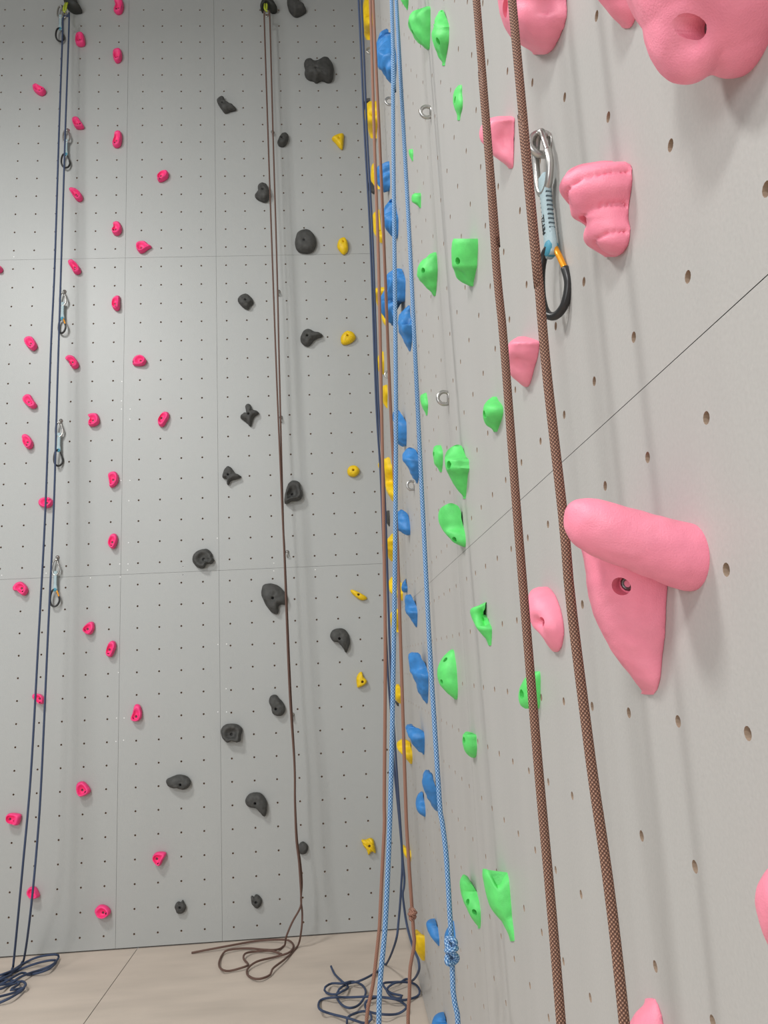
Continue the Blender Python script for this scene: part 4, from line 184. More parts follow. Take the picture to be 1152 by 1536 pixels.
ROPES = [
 ('navy', 'dark blue climbing rope hanging doubled through the left quickdraws', 'ropes hanging on the back wall', [[(-1.9325, -0.1307, 5.6509), (-1.9414, -0.1316, 5.6239), (-1.9389, -0.1356, 5.506), (-1.9313, -0.1611, 4.7823), (-1.9179, -0.1964, 3.8508), (-1.9159, -0.2193, 3.2876), (-1.9019, -0.2594, 2.3733), (-1.9026, -0.294, 1.6487), (-1.9049, -0.3293, 0.9657), (-1.9201, -0.3542, 0.516), (-2.0206, -0.1702, 0.006), (-1.9808, -0.3013, 0.018), (-1.9831, -0.3771, 0.03), (-2.0291, -0.3822, 0.012), (-2.0062, -0.3605, 0.024), (-1.9955, -0.2429, 0.006), (-1.9099, -0.1795, 0.018), (-1.8241, -0.1793, 0.03), (-1.8094, -0.1582, 0.012), (-1.8075, -0.296, 0.024), (-1.8934, -0.2887, 0.006), (-1.927, -0.2895, 0.018), (-1.9431, -0.3952, 0.03), (-1.9921, -0.4503, 0.012), (-1.9476, -0.5005, 0.024), (-1.9389, -0.4033, 0.006), (-1.8862, -0.4043, 0.018), (-1.8324, -0.498, 0.03), (-1.8696, -0.5163, 0.012), (-1.9289, -0.6003, 0.024)], [(-1.9325, -0.1307, 5.6509), (-1.9114, -0.1309, 5.6468), (-1.9013, -0.1321, 5.613), (-1.8932, -0.1606, 4.8556), (-1.8784, -0.2017, 3.8471), (-1.8661, -0.2363, 3.0678), (-1.853, -0.2697, 2.3693), (-1.8498, -0.3071, 1.6458), (-1.8451, -0.3452, 0.9644), (-1.8489, -0.3643, 0.6443), (-1.8633, -0.385, 0.3126), (-1.9995, -0.092, 0.006), (-1.9782, -0.2239, 0.018), (-2.0154, -0.339, 0.03), (-2.0575, -0.2962, 0.012), (-1.9881, -0.2837, 0.024), (-1.9892, -0.1296, 0.006), (-1.9297, -0.0802, 0.018), (-1.8347, -0.1, 0.03), (-1.8223, -0.0885, 0.012), (-1.8065, -0.2283, 0.024), (-1.8633, -0.2345, 0.006), (-1.8819, -0.2981, 0.018), (-1.9055, -0.3875, 0.03), (-1.9411, -0.3985, 0.012), (-1.9877, -0.443, 0.024), (-1.9932, -0.3304, 0.006), (-1.8905, -0.4242, 0.018), (-1.8852, -0.5378, 0.03), (-1.8454, -0.4773, 0.012), (-1.8542, -0.6138, 0.024), (-1.9154, -0.6303, 0.006)]], None),
 ('brown', 'brown climbing rope hanging doubled down the middle of the back wall', 'ropes hanging on the back wall', [[(-0.6286, -0.1202, 5.6702), (-0.6412, -0.1203, 5.6621), (-0.6451, -0.1206, 5.6379), (-0.6376, -0.1329, 4.7916), (-0.6272, -0.1475, 3.851), (-0.6173, -0.1604, 3.0799), (-0.6023, -0.1751, 2.2625), (-0.5982, -0.1788, 2.066), (-0.5881, -0.1929, 1.3447), (-0.5709, -0.2014, 0.93), (-0.5727, -0.2056, 0.7349), (-0.5704, -0.2097, 0.5437), (-0.5597, -0.2122, 0.4318), (-0.5531, -0.2156, 0.2794), (-0.5567, -0.2171, 0.2129), (-0.6015, -0.2188, 0.1412), (-0.6343, -0.2204, 0.0735), (-0.6509, -0.1367, 0.006), (-0.6855, -0.2088, 0.013), (-0.7465, -0.2176, 0.02), (-0.8434, -0.1466, 0.0095), (-0.9379, -0.1738, 0.0165), (-0.9635, -0.2108, 0.006), (-0.9572, -0.3495, 0.013), (-0.9283, -0.4461, 0.02), (-0.8918, -0.4407, 0.0095), (-0.8193, -0.4197, 0.0165), (-0.8143, -0.357, 0.006), (-0.8421, -0.3028, 0.013), (-0.8394, -0.2528, 0.02), (-0.7926, -0.2015, 0.0095), (-0.71, -0.2316, 0.0165), (-0.6552, -0.2597, 0.006)], [(-0.6286, -0.1201, 5.6703), (-0.6161, -0.1202, 5.6649), (-0.6087, -0.1205, 5.638), (-0.6059, -0.1303, 4.7933), (-0.6011, -0.142, 3.8535), (-0.6015, -0.1523, 3.0824), (-0.6001, -0.1641, 2.2644), (-0.5957, -0.167, 2.0675), (-0.5826, -0.1783, 1.3441), (-0.5698, -0.1851, 0.928), (-0.572, -0.1885, 0.732), (-0.567, -0.1918, 0.5397), (-0.5536, -0.1938, 0.4271), (-0.5473, -0.1956, 0.3246), (-0.5551, -0.1971, 0.2408), (-0.5498, -0.1983, 0.1735), (-0.5575, -0.1998, 0.0909), (-0.5816, -0.1634, 0.006), (-0.6315, -0.3441, 0.013), (-0.6799, -0.4784, 0.02), (-0.6919, -0.5319, 0.0095), (-0.743, -0.587, 0.0165), (-0.7973, -0.5022, 0.006), (-0.8051, -0.4345, 0.013), (-0.7655, -0.3728, 0.02), (-0.6868, -0.2996, 0.0095), (-0.6189, -0.2741, 0.0165), (-0.6025, -0.1591, 0.006), (-0.6215, -0.0995, 0.013), (-0.668, -0.0854, 0.02), (-0.8003, -0.0442, 0.0095), (-0.9722, -0.1217, 0.0165), (-1.1295, -0.1438, 0.006)]], None),
 ('navy', 'dark blue climbing rope in the corner ending in a tangled floor coil', 'ropes hanging along the right wall', [[(-0.1126, -1.6779, 6.44), (-0.1016, -1.4959, 4.4519), (-0.1005, -1.4373, 3.8021), (-0.0952, -1.3904, 3.2993), (-0.1006, -1.3201, 2.5713), (-0.0949, -1.2814, 2.183), (-0.1013, -1.2088, 1.4739), (-0.0928, -1.178, 1.1809), (-0.0928, -1.1619, 1.0293), (-0.0738, -1.123, 0.6667), (-0.0848, -1.1047, 0.4994), (-0.0996, -1.0916, 0.3811), (-0.1163, -1.082, 0.2954), (-0.1388, -0.4975, 0.006), (-0.2041, -0.6402, 0.0205), (-0.2703, -0.748, 0.035), (-0.3209, -0.7106, 0.0132), (-0.3579, -0.7935, 0.0277), (-0.3739, -0.8145, 0.006), (-0.3519, -0.941, 0.0205), (-0.3167, -1.0207, 0.035), (-0.2754, -0.9361, 0.0132), (-0.246, -0.8658, 0.0277), (-0.2583, -0.7182, 0.006), (-0.3016, -0.7088, 0.0205), (-0.3453, -0.762, 0.035), (-0.3966, -0.6935, 0.0132), (-0.4259, -0.7765, 0.0277), (-0.4206, -0.7691, 0.006), (-0.3823, -0.8364, 0.0205), (-0.3514, -0.8511, 0.035), (-0.3211, -0.7462, 0.0132), (-0.3486, -0.7183, 0.0277), (-0.3855, -0.562, 0.006), (-0.4021, -0.5058, 0.0205)], [(-0.0906, -1.6567, 6.44), (-0.0875, -1.4959, 4.4519), (-0.0898, -1.4438, 3.7971), (-0.0857, -1.4021, 3.2924), (-0.0926, -1.3396, 2.5643), (-0.0828, -1.3053, 2.1771), (-0.0899, -1.2407, 1.473), (-0.0874, -1.2133, 1.1832), (-0.0841, -1.199, 1.0332), (-0.0752, -1.1624, 0.6551), (-0.0709, -1.153, 0.5596), (-0.0766, -1.1481, 0.5105), (-0.0808, -1.1459, 0.4881), (-0.0698, -1.135, 0.378), (-0.0568, -1.2459, 0.3267), (-0.0449, -1.3459, 0.3073), (-0.0449, -1.2959, 0.2505), (-0.0369, -0.717, 0.006), (-0.1082, -0.7511, 0.0205), (-0.1664, -0.7983, 0.035), (-0.139, -0.8396, 0.0132), (-0.0895, -0.9229, 0.0277), (-0.1181, -0.8866, 0.006), (-0.1536, -0.834, 0.0205), (-0.1106, -0.7979, 0.035), (-0.0336, -0.7562, 0.0132), (-0.0011, -0.8665, 0.0277), (-0.0206, -0.8784, 0.006), (-0.0858, -0.947, 0.0205), (-0.145, -0.9572, 0.035), (-0.1898, -0.8812, 0.0132), (-0.2392, -0.9383, 0.0277), (-0.252, -0.9354, 0.006), (-0.2368, -1.0312, 0.0205), (-0.1878, -1.102, 0.035), (-0.1234, -1.0564, 0.0132), (-0.0846, -1.0473, 0.0277), (-0.084, -0.9516, 0.006), (-0.1205, -0.9338, 0.0205), (-0.2029, -0.9285, 0.035), (-0.322, -0.8573, 0.0132), (-0.3816, -0.8844, 0.0277), (-0.4373, -0.8392, 0.006), (-0.4495, -0.9236, 0.0205), (-0.4377, -1.0166, 0.035), (-0.3925, -1.0094, 0.0132), (-0.3234, -1.0959, 0.0277), (-0.2567, -1.0992, 0.006), (-0.2277, -1.0946, 0.0205), (-0.2432, -1.0704, 0.035), (-0.277, -1.0099, 0.0132), (-0.3233, -1.0833, 0.0277), (-0.3298, -1.0916, 0.006)]], None),
 ('rust', 'far brown climbing rope in the corner with a knot above the floor', 'ropes hanging along the right wall', [[(-0.0544, -2.1959, 6.44), (-0.1031, -2.1959, 3.7727), (-0.114, -2.1959, 3.2354), (-0.1216, -2.1959, 2.7596), (-0.1356, -2.1959, 2.2693), (-0.1488, -2.1959, 1.8337), (-0.1623, -2.1959, 1.4653), (-0.1862, -2.1959, 1.0433), (-0.1883, -2.1959, 0.981), (-0.1999, -2.1959, 0.8678), (-0.2145, -2.1959, 0.7194), (-0.2162, -2.1959, 0.7024), (-0.2406, -2.1959, 0.5596), (-0.2648, -2.1959, 0.4546), (-0.2688, -2.1959, 0.2273), (-0.2748, -2.1959, 0.05), (-0.2998, -2.2059, 0.006), (-0.3848, -2.2459, 0.006)], [(-0.0668, -2.1459, 6.44), (-0.0886, -2.1459, 3.8213), (-0.0918, -2.1459, 3.2725), (-0.0972, -2.1459, 2.7866), (-0.1031, -2.1459, 2.2856), (-0.1032, -2.1459, 2.0231), (-0.105, -2.1459, 1.7678), (-0.1112, -2.1459, 1.4635), (-0.12, -2.1459, 1.0313), (-0.121, -2.1459, 0.9382), (-0.1179, -2.1459, 0.7422), (-0.1167, -2.1459, 0.7332), (-0.1172, -2.1459, 0.6881), (-0.1176, -2.1459, 0.6806), (-0.1163, -2.1459, 0.6321), (-0.1319, -2.1459, 0.5704), (-0.1379, -2.1459, 0.4978), (-0.1458, -2.1459, 0.4256), (-0.1498, -2.1459, 0.2128), (-0.1558, -2.1459, 0.05), (-0.1808, -2.1559, 0.006), (-0.2658, -2.1959, 0.006)]], ((-0.1192, -2.1759, 0.7233), 0.0105, 0.0175)),
 ('sky', 'light blue climbing rope with a knot, hanging past the blue holds', 'ropes hanging along the right wall', [[(0.0387, -2.7393, 6.44), (-0.0991, -2.8459, 3.1421), (-0.1042, -2.851, 2.9808), (-0.1159, -2.8589, 2.74), (-0.1315, -2.8713, 2.3885), (-0.1476, -2.8849, 2.0312), (-0.1661, -2.8979, 1.7186), (-0.1839, -2.9097, 1.4581), (-0.2063, -2.924, 1.1641), (-0.2279, -2.9357, 0.942), (-0.2502, -2.9459, 0.762), (-0.2542, -2.9459, 0.381), (-0.2602, -2.9459, 0.05), (-0.2852, -2.9559, 0.006), (-0.3702, -2.9959, 0.006)], [(-0.0423, -2.5872, 6.44), (-0.0806, -2.7959, 3.1906), (-0.0853, -2.8219, 2.7673), (-0.0899, -2.8466, 2.4012), (-0.097, -2.874, 2.0335), (-0.1028, -2.9, 1.7157), (-0.1075, -2.9235, 1.4542), (-0.1092, -2.9521, 1.1631), (-0.1082, -2.9545, 1.1404), (-0.1036, -2.9626, 1.0633), (-0.1048, -2.9756, 0.9459), (-0.1043, -2.9755, 0.9467), (-0.1051, -2.9793, 0.9133), (-0.1066, -2.9836, 0.8757), (-0.1079, -2.9863, 0.8525), (-0.1091, -2.9917, 0.8068), (-0.1041, -2.9959, 0.7722), (-0.1081, -2.9959, 0.3861), (-0.1141, -2.9959, 0.05), (-0.1391, -3.0059, 0.006), (-0.2241, -3.0459, 0.006)]], ((-0.1081, -2.9959, 0.8982), 0.0135, 0.026)),
 ('cocoa', 'thick brown braided rope in two strands nearest the camera', 'ropes hanging along the right wall', [[(-0.0979, -3.7959, 6.44), (-0.1024, -3.7959, 2.2204), (-0.1031, -3.7959, 2.1248), (-0.1026, -3.7959, 2.0328), (-0.1048, -3.7959, 1.8716), (-0.1034, -3.7959, 1.784), (-0.1043, -3.7959, 1.5823), (-0.1038, -3.7959, 1.3393), (-0.1022, -3.7959, 1.1011), (-0.1062, -3.7959, 0.5505), (-0.1122, -3.7959, 0.05), (-0.1372, -3.8059, 0.006), (-0.2222, -3.8459, 0.006)], [(-0.0923, -3.8859, 6.44), (-0.0854, -3.8859, 2.1331), (-0.0864, -3.8859, 2.0067), (-0.0849, -3.8859, 1.8226), (-0.0851, -3.8859, 1.7088), (-0.0822, -3.8859, 1.565), (-0.0825, -3.8859, 1.4895), (-0.0779, -3.8859, 1.3484), (-0.0704, -3.8859, 1.1359), (-0.0744, -3.8859, 0.5679), (-0.0804, -3.8859, 0.05), (-0.1054, -3.8959, 0.006), (-0.1904, -3.9359, 0.006)]], None),
]
NEAR_RING = (0.0, -3.7032, 2.0924)
RINGS = [
 ((0.0, -2.7462, 2.8876), 'steel ring on the seam above the two tiny green holds'),
 ((0.0, -1.7544, 3.7129), 'steel ring half behind the light blue rope near the top'),
 ((0.0, -2.7193, 2.0894), 'steel ring on the seam right of the tiny green hold'),
 ((0.0, -0.9189, 2.8391), 'small steel ring in the corner between two yellow holds'),
 ((0.0, -1.7656, 2.0803), 'small steel ring under the round-headed blue hold'),
 ((0.0, -0.814, 4.7845), 'farthest steel ring, behind the far brown rope near the top'),
]
QUICKDRAWS = [
 ((-1.9338, 0.0, 4.8978), 'second from top on the left line, carabiner touching the rope'),
 ((-1.9244, 0.0, 3.773), 'with an orange gate on the left line, right of the rope under the seam'),
 ((-1.9231, 0.0, 2.9368), 'on the left line beside the notched pink hold, all grey'),
 ((-1.9189, 0.0, 2.1097), 'lowest on the left line, orange gate, at the lower seam'),
 ((-1.9955, 0.0, 5.8256), 'topmost on the left line, below the dark bracket'),
]
HANGERS = [
 ((-0.6172, 0.0, 4.8759), 'highest small steel hanger behind the middle brown rope'),
 ((-0.6043, 0.0, 3.748), 'steel hanger beside the middle brown rope, level with rough dark hold'),
 ((-0.6094, 0.0, 2.9199), 'steel hanger behind the middle brown rope right of the star-shaped hold'),
 ((-0.5921, 0.0, 2.0897), 'steel hanger peeking out right of the middle rope above the lower seam'),
 ((-0.5856, 0.0, 1.1567), 'lowest steel hanger, behind the middle brown rope'),
]
ANCHORS = [
 ([(-1.97, 5.8902), (-1.9059, 5.9039), (-1.8873, 5.8367), (-1.857, 5.7938), (-1.8972, 5.7804), (-1.9312, 5.791), (-1.9636, 5.8231)], (-1.9401, -0.1, 5.7484), (-1.9328, -0.13, 5.6516), 'dark top anchor with yellow-green sling above the left rope'),
 ([(-0.6709, 5.792), (-0.6738, 5.8259), (-0.6413, 5.8806), (-0.5972, 5.8739), (-0.5807, 5.833), (-0.564, 5.7963), (-0.5991, 5.788), (-0.6218, 5.8125), (-0.645, 5.8124)], (-0.6358, -0.1, 5.7442), (-0.6286, -0.12, 5.6704), 'dark top anchor with yellow-green sling above the middle rope'),
]
SPOTS = [
 (-1.5675, 3.1912),
 (-1.5678, 3.067),
 (-1.5671, 3.0153),
 (-1.5155, 3.0137),
 (-1.5168, 2.9501),
 (-1.564, 2.5716),
 (-1.5122, 2.5697),
 (-1.5168, 2.4463),
 (-2.2414, 4.0301),
 (-1.9817, 2.0356),
 (-2.2319, 2.0343),
 (-1.7299, 1.9976),
 (-1.5598, 1.9953),
 (-1.5639, 2.0716),
 (-1.5162, 2.0696),
 (-1.5187, 2.0341),
 (-1.5157, 2.1955),
 (-1.2005, 2.0409),
 (-1.2005, 1.993),
 (-1.5628, 1.4514),
 (-1.5687, 1.2011),
 (-1.5274, 1.1989),
 (-1.5706, 1.0741),
 (-1.5287, 1.0784),
 (-1.2013, 2.0425),
 (-1.2013, 1.994),
 (-0.6729, 2.0388),
 (-0.6739, 1.9934),
 (-1.0006, 2.2011),
 (-1.0026, 1.582),
 (-0.9533, 1.5819),
 (-0.9582, 1.3309),
 (-1.0059, 1.2049),
 (-0.9574, 1.2023),
 (-0.4306, 1.99),
]
CAM = {'loc': [-0.29451, -4.59587, 1.44374], 'r': [0.997415, -0.052828, -0.048711], 'u': [0.037883, -0.189447, 0.98116], 'f': [0.061061, 0.980469, 0.186956], 'lens': 27.4282}
HUGE_HOLE = ((-0.14, -4.325, 1.6941), (0.0, -4.0796, 1.921))

# ------------------------------------------------------------------ materials
def new_mat(name):
    m = bpy.data.materials.new(name); m.use_nodes = True
    nt = m.node_tree; return m, nt, nt.nodes['Principled BSDF']

def lin(r, g, b):
    f = lambda c: ((c / 255 + .055) / 1.055) ** 2.4 if c > 10 else c / 3294.6
    return (f(r), f(g), f(b), 1)

def resin(name, col, rough=.55, grain=.25, scale=420, mottling=.12, chalk=0.0):
    """cast resin: mottled colour and a sandy grain"""
    m, nt, p = new_mat(name); N, L = nt.nodes, nt.links
    co = N.new('ShaderNodeTexCoord')
    n1 = N.new('ShaderNodeTexNoise'); n1.inputs['Scale'].default_value = 38; n1.inputs['Detail'].default_value = 4
    L.new(co.outputs['Object'], n1.inputs['Vector'])
    ramp = N.new('ShaderNodeMapRange'); ramp.inputs['From Min'].default_value = .3; ramp.inputs['From Max'].default_value = .7
    ramp.inputs['To Min'].default_value = 1 - mottling; ramp.inputs['To Max'].default_value = 1 + mottling
    L.new(n1.outputs['Fac'], ramp.inputs['Value'])
    mul = N.new('ShaderNodeVectorMath'); mul.operation = 'SCALE'; mul.inputs[0].default_value = col[:3]
    L.new(ramp.outputs['Result'], mul.inputs['Scale'])
    src = mul.outputs['Vector']
    if chalk:
        mx = N.new('ShaderNodeMix'); mx.data_type = 'RGBA'
        n3 = N.new('ShaderNodeTexNoise'); n3.inputs['Scale'].default_value = 16; n3.inputs['Detail'].default_value = 6
        L.new(co.outputs['Object'], n3.inputs['Vector'])
        mr = N.new('ShaderNodeMapRange'); mr.inputs['From Min'].default_value = .52; mr.inputs['From Max'].default_value = .8
        mr.inputs['To Max'].default_value = chalk; L.new(n3.outputs['Fac'], mr.inputs['Value'])
        L.new(mr.outputs['Result'], mx.inputs['Factor']); L.new(src, mx.inputs['A']); mx.inputs['B'].default_value = lin(235, 200, 205)
        src = mx.outputs['Result']
    L.new(src, p.inputs['Base Color']); p.inputs['Roughness'].default_value = rough
    n2 = N.new('ShaderNodeTexNoise'); n2.inputs['Scale'].default_value = scale; n2.inputs['Detail'].default_value = 3
    L.new(co.outputs['Object'], n2.inputs['Vector'])
    b = N.new('ShaderNodeBump'); b.inputs['Strength'].default_value = grain; b.inputs['Distance'].default_value = .002
    L.new(n2.outputs['Fac'], b.inputs['Height']); L.new(b.outputs['Normal'], p.inputs['Normal'])
    return m

def plain(name, col, rough=.5, metal=0.0):
    m, nt, p = new_mat(name); N, L = nt.nodes, nt.links
    co = N.new('ShaderNodeTexCoord'); n1 = N.new('ShaderNodeTexNoise'); n1.inputs['Scale'].default_value = 60
    L.new(co.outputs['Object'], n1.inputs['Vector'])
    mr = N.new('ShaderNodeMapRange'); mr.inputs['To Min'].default_value = rough * .8; mr.inputs['To Max'].default_value = min(1, rough * 1.2)
    L.new(n1.outputs['Fac'], mr.inputs['Value']); L.new(mr.outputs['Result'], p.inputs['Roughness'])
    p.inputs['Base Color'].default_value = col; p.inputs['Metallic'].default_value = metal
    return m

def paint(name, col, grain, streak, stains, rough):
    m, nt, p = new_mat(name); N, L = nt.nodes, nt.links
    co = N.new('ShaderNodeTexCoord')
    mp = N.new('ShaderNodeMapping'); mp.inputs['Scale'].default_value = streak; L.new(co.outputs['Object'], mp.inputs['Vector'])
    n1 = N.new('ShaderNodeTexNoise'); n1.inputs['Scale'].default_value = 1; n1.inputs['Detail'].default_value = 5
    L.new(mp.outputs['Vector'], n1.inputs['Vector'])
    mr = N.new('ShaderNodeMapRange'); mr.inputs['From Min'].default_value = .3; mr.inputs['From Max'].default_value = .7
    mr.inputs['To Min'].default_value = 1 - stains; mr.inputs['To Max'].default_value = 1 + stains * .5
    L.new(n1.outputs['Fac'], mr.inputs['Value'])
    n3 = N.new('ShaderNodeTexNoise'); n3.inputs['Scale'].default_value = 260; n3.inputs['Detail'].default_value = 2
    L.new(co.outputs['Object'], n3.inputs['Vector'])
    m3 = N.new('ShaderNodeMapRange'); m3.inputs['To Min'].default_value = .93; m3.inputs['To Max'].default_value = 1.07
    L.new(n3.outputs['Fac'], m3.inputs['Value'])
    mm = N.new('ShaderNodeMath'); mm.operation = 'MULTIPLY'; L.new(mr.outputs['Result'], mm.inputs[0]); L.new(m3.outputs['Result'], mm.inputs[1])
    mul = N.new('ShaderNodeVectorMath'); mul.operation = 'SCALE'; mul.inputs[0].default_value = col[:3]
    L.new(mm.outputs['Value'], mul.inputs['Scale']); L.new(mul.outputs['Vector'], p.inputs['Base Color'])
    p.inputs['Roughness'].default_value = rough
    b = N.new('ShaderNodeBump'); b.inputs['Strength'].default_value = grain; b.inputs['Distance'].default_value = .002
    L.new(n3.outputs['Fac'], b.inputs['Height']); L.new(b.outputs['Normal'], p.inputs['Normal'])
    return m

def braid(name, base, fleck, dark, count=6, pitch=.0062):
    """kernmantle rope sheath: crossing flecks laid out in the tube's own UV (u around, v metres along)"""
    m, nt, p = new_mat(name); N, L = nt.nodes, nt.links
    uv = N.new('ShaderNodeUVMap'); sx = N.new('ShaderNodeSeparateXYZ'); L.new(uv.outputs['UV'], sx.inputs['Vector'])
    def math_(op, a, b):
        n = N.new('ShaderNodeMath'); n.operation = op
        for i, v in enumerate((a, b)):
            if v is None: continue
            if isinstance(v, (int, float)): n.inputs[i].default_value = v
            else: L.new(v, n.inputs[i])
        return n.outputs['Value']
    u = math_('MULTIPLY', sx.outputs['X'], count * 2 * math.pi); v = math_('MULTIPLY', sx.outputs['Y'], 2 * math.pi / pitch)
    a = math_('SINE', u, None); b = math_('SINE', v, None)
    q = math_('MULTIPLY', a, b)
    f1 = N.new('ShaderNodeMapRange'); f1.inputs['From Min'].default_value = .22; f1.inputs['From Max'].default_value = .6; L.new(q, f1.inputs['Value'])
    f2 = N.new('ShaderNodeMapRange'); f2.inputs['From Min'].default_value = -.15; f2.inputs['From Max'].default_value = -.7; L.new(q, f2.inputs['Value'])
    m1 = N.new('ShaderNodeMix'); m1.data_type = 'RGBA'; m1.inputs['A'].default_value = base; m1.inputs['B'].default_value = fleck
    L.new(f1.outputs['Result'], m1.inputs['Factor'])
    m2 = N.new('ShaderNodeMix'); m2.data_type = 'RGBA'; m2.inputs['B'].default_value = dark
    L.new(f2.outputs['Result'], m2.inputs['Factor']); L.new(m1.outputs['Result'], m2.inputs['A'])
    L.new(m2.outputs['Result'], p.inputs['Base Color']); p.inputs['Roughness'].default_value = .75
    bp = N.new('ShaderNodeBump'); bp.inputs['Strength'].default_value = .5; bp.inputs['Distance'].default_value = .0008
    L.new(q, bp.inputs['Height']); L.new(bp.outputs['Normal'], p.inputs['Normal'])
    return m

M = {
 'hot_pink': resin('hot_pink_resin', lin(255, 66, 136), .5, .2),
 'charcoal': resin('charcoal_resin', lin(72, 72, 70), .7, .6, 300, .25),
 'yellow': resin('yellow_resin', lin(240, 200, 8), .5, .25),
 'green': resin('green_resin', lin(98, 222, 112), .55, .3, 500, .1),
 'blue': resin('blue_resin', lin(52, 128, 196), .5, .4, 350, .15),
 'salmon': resin('light_pink_resin', lin(255, 148, 172), .5, .25, 700, .06, .12),
 'wall': paint('grey_wall_paint', lin(177, 179, 177), .35, (1.2, 1.2, .5), .05, .42),
 'side': paint('pale_wall_paint', lin(185, 183, 179), .12, (3, 9, .25), .035, .5),
 'hole': plain('plywood_hole', lin(172, 150, 130), .9),
 'back': plain('panel_gap_dark', lin(105, 103, 98), .9),
 'filler': plain('white_filler', lin(240, 240, 238), .4),
 'mat': paint('beige_mat', lin(210, 196, 182), .15, (1.4, 5, 1), .16, .7),
 'seam': plain('mat_seam', lin(120, 106, 92), .9),
 'steel': plain('brushed_steel', lin(190, 188, 184), .35, 1.0),
 'bolt': plain('dark_bolt_steel', lin(120, 120, 120), .4, 1.0),
 'socket': plain('dark_hole', lin(40, 30, 32), .8),
 'black': plain('black_metal', lin(52, 52, 52), .35, .3),
 'orange': plain('orange_gate', lin(245, 160, 20), .3, .35),
 'sling': resin('pale_blue_webbing', lin(176, 198, 204), .8, .5, 900, .05),
 'teal': plain('teal_keeper', lin(70, 150, 175), .6),
 'stitch': plain('dark_stitching', lin(80, 96, 104), .8),
 'ink': plain('black_print', lin(35, 38, 42), .7),
 'lime': plain('yellow_green_webbing', lin(196, 212, 60), .8),
 'bracket': plain('dark_bracket', lin(48, 50, 46), .6),
 'ceil': plain('ceiling_board', lin(170, 170, 165), .9),
 'navy': braid('dark_blue_rope', lin(56, 70, 100), lin(82, 100, 130), lin(34, 42, 64)),
 'sky': braid('light_blue_rope', lin(96, 142, 190), lin(176, 202, 228), lin(52, 88, 132), 5, .007),
 'brown': braid('brown_rope', lin(104, 78, 68), lin(134, 104, 92), lin(72, 52, 46)),
 'rust': braid('red_brown_rope', lin(148, 104, 86), lin(180, 138, 118), lin(100, 66, 56)),
 'cocoa': braid('cocoa_rope', lin(112, 79, 65), lin(188, 146, 122), lin(84, 57, 46), 8, .0038),
}

# ------------------------------------------------------------------ object helpers
def link(name, verts, faces, mat, parent=None, smooth=True, uv=None):
    me = bpy.data.meshes.new(name); me.from_pydata([tuple(v) for v in verts], [], faces)
    for m in (mat if isinstance(mat, list) else [mat]): me.materials.append(m)
    if uv:
        lay = me.uv_layers.new(name='UVMap')
        for l in me.loops: lay.data[l.index].uv = uv[l.index]
    me.update()
    if smooth: me.polygons.foreach_set('use_smooth', [True] * len(me.polygons))
    o = bpy.data.objects.new(name, me); COL.objects.link(o)
    if parent: o.parent = parent
    return o

def fix_normals(o):
    bm = bmesh.new(); bm.from_mesh(o.data); bmesh.ops.recalc_face_normals(bm, faces=bm.faces); bm.to_mesh(o.data); bm.free()

def tag(o, label=None, cat=None, group=None, kind=None):
    for k, v in (('label', label), ('category', cat), ('group', group), ('kind', kind)):
        if v: o[k] = v
    return o

def empty(name, loc=(0, 0, 0), rz=0):
    o = bpy.data.objects.new(name, None); o.empty_display_size = .05; COL.objects.link(o); o.location = loc; o.rotation_euler = (0, 0, rz)
    return o

def recentre(o, p):
    """put the origin of a mesh object at p without moving it"""
    p = Vector(p); o.data.transform(Matrix.Translation(-p)); o.location = p

def tube(name, pts, r, mat, parent=None, sides=10, closed=False, flat=None):
    """a round (or, with flat=(width, thickness, axis), flattened) tube along a polyline"""
    P = [Vector(p) for p in pts]; n = len(P); verts = []; faces = []; uvs = []
    T = []
    for i in range(n):
        a = P[i - 1] if (i or closed) else P[i]; b = P[(i + 1) % n] if (i < n - 1 or closed) else P[i]
        T.append((b - a).normalized())
    ref = Vector((0, 0, 1)) if abs(T[0].z) < .9 else Vector((1, 0, 0))
    X = (ref - T[0] * ref.dot(T[0])).normalized(); L = 0; Ls = []
    for i in range(n):
        X = X - T[i] * X.dot(T[i])
        if X.length < 1e-6: X = T[i].orthogonal()
        X.normalize(); Y = T[i].cross(X)
        if i: L += (P[i] - P[i - 1]).length
        Ls.append(L)
        rr = r[i] if isinstance(r, (list, tuple)) else r
        for k in range(sides):
            a = 2 * math.pi * k / sides; verts.append(P[i] + X * (rr * math.cos(a)) + Y * (rr * math.sin(a)))
    Ls.append(L + (P[0] - P[-1]).length)
    for i in range(n if closed else n - 1):
        for k in range(sides):
            k2 = (k + 1) % sides; j = (i + 1) % n
            faces.append((i * sides + k, i * sides + k2, j * sides + k2, j * sides + k))
            uvs += [(k / sides, Ls[i]), ((k + 1) / sides, Ls[i]), ((k + 1) / sides, Ls[i + 1]), (k / sides, Ls[i + 1])]
    if not closed:
        faces.append(tuple(range(sides - 1, -1, -1))); uvs += [(0, 0)] * sides
        faces.append(tuple((n - 1) * sides + k for k in range(sides))); uvs += [(0, 0)] * sides
    return link(name, verts, faces, mat, parent, True, uvs)

def lathe(name, prof, origin, axis, mat, parent=None, sides=14):
    """prof: (radius, height along axis) pairs"""
    q = Vector(axis).normalized().to_track_quat('Z', 'Y'); o = Vector(origin); verts = []; faces = []
    for r, h in prof:
        for k in range(sides):
            a = 2 * math.pi * k / sides; verts.append(o + q @ Vector((r * math.cos(a), r * math.sin(a), h)))
    for i in range(len(prof) - 1):
        for k in range(sides):
            k2 = (k + 1) % sides; faces.append((i * sides + k, i * sides + k2, (i + 1) * sides + k2, (i + 1) * sides + k))
    faces.append(tuple(range(sides - 1, -1, -1))); faces.append(tuple((len(prof) - 1) * sides + k for k in range(sides)))
    return link(name, verts, faces, mat, parent, True)

